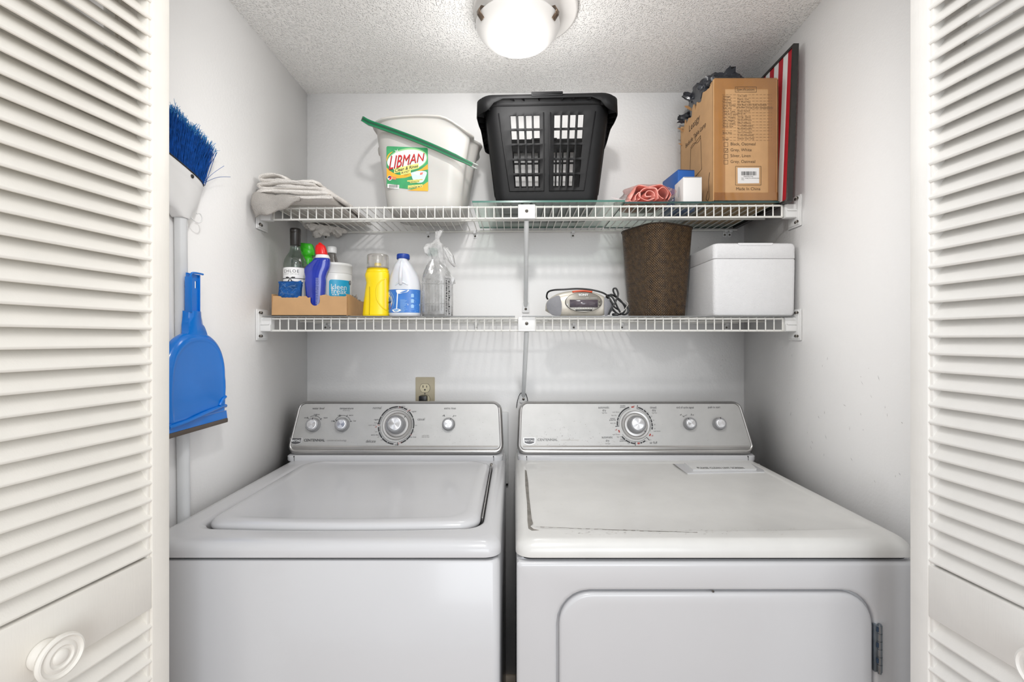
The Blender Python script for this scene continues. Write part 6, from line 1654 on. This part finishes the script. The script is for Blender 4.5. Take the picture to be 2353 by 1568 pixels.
def dustpan():
    t = thing('dustpan', 'bright blue plastic dustpan clipped to the broom handle on the left wall', 'dustpan', (-.680, .985, 1.18))
    BD = mat('dustpan_blue', (0, 118, 214), .22, var=.04, vscale=10, coat=.3); LIP = mat('rubber_lip', (92, 82, 74), .7, var=.1)
    Xf = -.671        # broad face, towards the middle of the closet
    cy = .982
    # pan: back wall outline in (y, z); domed cover near the handle, open and flat near the lip
    outl = []
    for i in range(33):
        s = i/32
        a = PI*(1-s)          # left to right over the top
        outl.append((cy+.128*math.copysign(abs(math.cos(a))**.85, math.cos(a)), 1.185+.118*abs(math.sin(a))**.9))
    right = [(cy+.131, 1.17), (cy+.132, 1.15), (cy+.130, 1.12), (cy+.127, 1.09)]
    left = [(2*cy-y, z) for y, z in right]
    P = list(reversed(left))[0:0]+[(2*cy-y, z) for y, z in reversed(right)]+outl+right
    bot = 1.078
    P = P+[(cy+.124, bot), (cy-.124, bot)]
    KY, KZ = .72, .829
    ty = lambda y: cy+(y-cy)*KY
    tz = lambda z: 1.300-(1.300-z)*KZ
    cen = Vector((cy, 1.155))
    def rg(e, x): return [Vector((x, ty(cen.x+(y-cen.x)*e), tz(cen.y+(z-cen.y)*e))) for y, z in P]
    b = MB()
    b.loft([rg(1.0, Xf-.018), rg(1.012, Xf-.014), rg(1.0, Xf-.006), rg(.97, Xf-.0015), rg(.92, Xf+.002), rg(.87, Xf+.0035), rg(.855, Xf+.0028), rg(.80, Xf+.0022), rg(.5, Xf+.0030), rg(.02, Xf+.0036)], BD, True, True)
    # raised corner mouldings by the lip
    for sg in (1,):
        b.tube(smooth_path([(Xf+.002, ty(cy+sg*.120), tz(1.125)), (Xf+.004, ty(cy+sg*.100), tz(1.118)), (Xf+.0035, ty(cy+sg*.088), tz(1.104))], 5), .0035, BD, 8)
    b.tube(smooth_path([(Xf+.0015, ty(cy-.124), tz(1.078)), (Xf+.006, ty(cy-.06), tz(1.084)), (Xf+.006, ty(cy+.02), tz(1.094)), (Xf+.002, ty(cy+.10), tz(1.100)), (Xf-.002, ty(cy+.128), tz(1.098))], 6), .0045, BD, 8)
    pan_ = b.obj('pan', t, world=True, sharp=60)
    b = MB(); b.prism([(ty(cy-.126), tz(1.086)), (ty(cy+.125), tz(1.086)), (ty(cy+.130), tz(1.062)), (ty(cy-.130), tz(1.062))], lambda u, v, d_: Vector((Xf-.012+d_, u, v)), 0, .014, BD); b.obj('front_edge', t, world=True)
    b = MB(); b.box(Xf-.013, Xf+.0045, ty(cy-.129), ty(cy+.129), tz(1.052), tz(1.0640), LIP, .002); b.obj('rubber_lip', t, world=True)
    # neck and channel-shaped grip
    b = MB(); GX = Xf-.004
    def ch(y0, y1, z, x=GX, dx=.018): return [Vector((x-dx, y0, z)), Vector((x-.004, y0+.0015, z)), Vector((x, (y0+y1)/2-(y1-y0)*.25, z)), Vector((x+.0012, (y0+y1)/2, z)), Vector((x, (y0+y1)/2+(y1-y0)*.25, z)), Vector((x-.004, y1-.0015, z)), Vector((x-dx, y1, z))]
    b.loft([ch(cy-.040, cy+.044, 1.288, Xf-.002), ch(cy-.027, cy+.031, 1.302, Xf), ch(cy-.022, cy+.026, 1.318), ch(cy-.019, cy+.021, 1.336), ch(cy-.019, cy+.0195, 1.348)], BD, True, True)
    b.obj('neck', t, world=True, sharp=60)
    b = MB()
    # grip wall with a hanging slot
    prof = [(cy-.018, 1.345), (cy+.0165, 1.345), (cy+.0165, 1.428), (cy-.010, 1.428), (cy-.018, 1.418)]
    slot = [(cy+.0060, 1.412), (cy+.0060, 1.399), (cy+.0125, 1.399), (cy+.0125, 1.412)]
    for yy0, yy1, z0_, z1_ in ((cy-.018, cy+.006, 1.345, 1.428), (cy+.0125, cy+.0170, 1.345, 1.428), (cy+.006, cy+.0125, 1.345, 1.398), (cy+.006, cy+.0125, 1.413, 1.428)):
        b.box(GX-.012, GX-.0095, yy0, yy1, z0_, z1_, BD)
    b.box(GX-.014, GX+.001, cy-.0185, cy-.0160, 1.345, 1.420, BD, .001); b.box(GX-.014, GX-.006, cy+.0165, cy+.0190, 1.345, 1.428, BD, .001)
    b.tube(smooth_path([(GX-.003, cy-.0172, 1.418), (GX-.003, cy-.013, 1.427), (GX-.003, cy, 1.4295), (GX-.003, cy+.022, 1.4295)], 5), .0022, BD, 8, flat=1)
    b.obj('grip', t, world=True)
    b = MB(); b.tube(smooth_path([(GX-.014, cy+.014, 1.325), (GX-.016, cy+.040, 1.314), (GX-.018, cy+.058, 1.285)], 5), .0030, BD, 8, flat=2); b.obj('broom_clip', t, world=True)
dustpan()

# ------------------------------------------------------------------ outlet, plug, wire loop
def outlet():
    x = (977.3-CX)/656.5; zt = CZ-87/656.5; w, h = .0665, .1145
    t = thing('wall_outlet', 'beige double wall outlet above the washing machine', 'wall outlet', (x, YB, zt-h/2))
    BG = mat('beige_plate', (178, 168, 144), .38, metal=.15, var=.02); BR = mat('beige_receptacle', (206, 196, 166), .35)
    b = MB(); b.prism(rrect(x-w/2, x+w/2, zt-h, zt, .003), lambda u, v, d_: Vector((u, YB-d_, v)), .0003, .0045, BG); b.prism(rrect(x-w/2+.003, x+w/2-.003, zt-h+.003, zt-.003, .003), lambda u, v, d_: Vector((u, YB-d_, v)), .0044, .0060, BG); b.obj('cover_plate', t, world=True)
    for zc in (zt-.0375, zt-.0765):
        b = MB(); pts = [(x+.0172*math.cos(a), max(zc-.0145, min(zc+.0145, zc+.0172*math.sin(a)))) for a in [2*PI*i/40 for i in range(40)]]
        b.prism([((u-x)*1.06+x, (v-zc)*1.06+zc) for u, v in pts], lambda u, v, d_: Vector((u, YB-d_, v)), .0055, .0063, INK)
        b.prism(pts, lambda u, v, d_: Vector((u, YB-d_, v)), .0055, .0078, BR)
        f = lambda u, v, d_: Vector((u, YB-.0074-d_, v))
        b.prism(rect(x-.0078, x-.0052, zc+.001, zc+.0095), f, 0, .0008, SCREWD); b.prism(rect(x+.0050, x+.0072, zc+.0015, zc+.0085), f, 0, .0008, SCREWD)
        b.prism([(x+.0028*math.cos(a), zc-.0062+.0028*math.sin(a)) for a in [2*PI*i/14 for i in range(14)]], f, 0, .0008, SCREWD); b.obj('receptacle', t, world=True)
    b = MB(); screw(b, Vector((x, YB-.006, zt-.057)), (0, -1, 0), .0028); b.obj('screw', t, world=True)
    zc = zt-.0765; pt = thing('power_plug', 'black power plug in the lower socket of the outlet', 'plug', (x-.003, YB-.0085, zc))
    b = MB(); BKp = mat('black_cord', (22, 22, 24), .3, var=.1); b.box(x-.0165, x+.0105, YB-.034, YB-.0088, zc-.0135, zc+.0145, BKp, .003); b.obj('plug_body', pt, world=True)
    b = MB(); b.tube(smooth_path([(x-.003, YB-.030, zc-.012), (x-.003, YB-.033, zc-.03), (x-.002, YB-.030, zc-.08), (x, YB-.03, .80)], 5), .0042, BKp, 10); b.obj('cord', pt, world=True)
outlet()
b = MB(); xw = (1200-CX)/656.5; zw = CZ-(917-CY)/656.5
b.tube(smooth_path([(xw-.020, YB-.006, zw-.030), (xw-.0175, YB-.016, zw-.008), (xw-.010, YB-.020, zw+.016), (xw, YB-.022, zw+.024), (xw+.012, YB-.020, zw+.019), (xw+.0185, YB-.014, zw-.004), (xw+.016, YB-.008, zw-.032)], 6), .0012, mat('black_cord', (22, 22, 24), .3, var=.1), 6)
single('wire_loop', b, 'thin black wire loop around the foot of the lower shelf brace', 'wire', (xw, YB-.006, zw-.03), world=True)
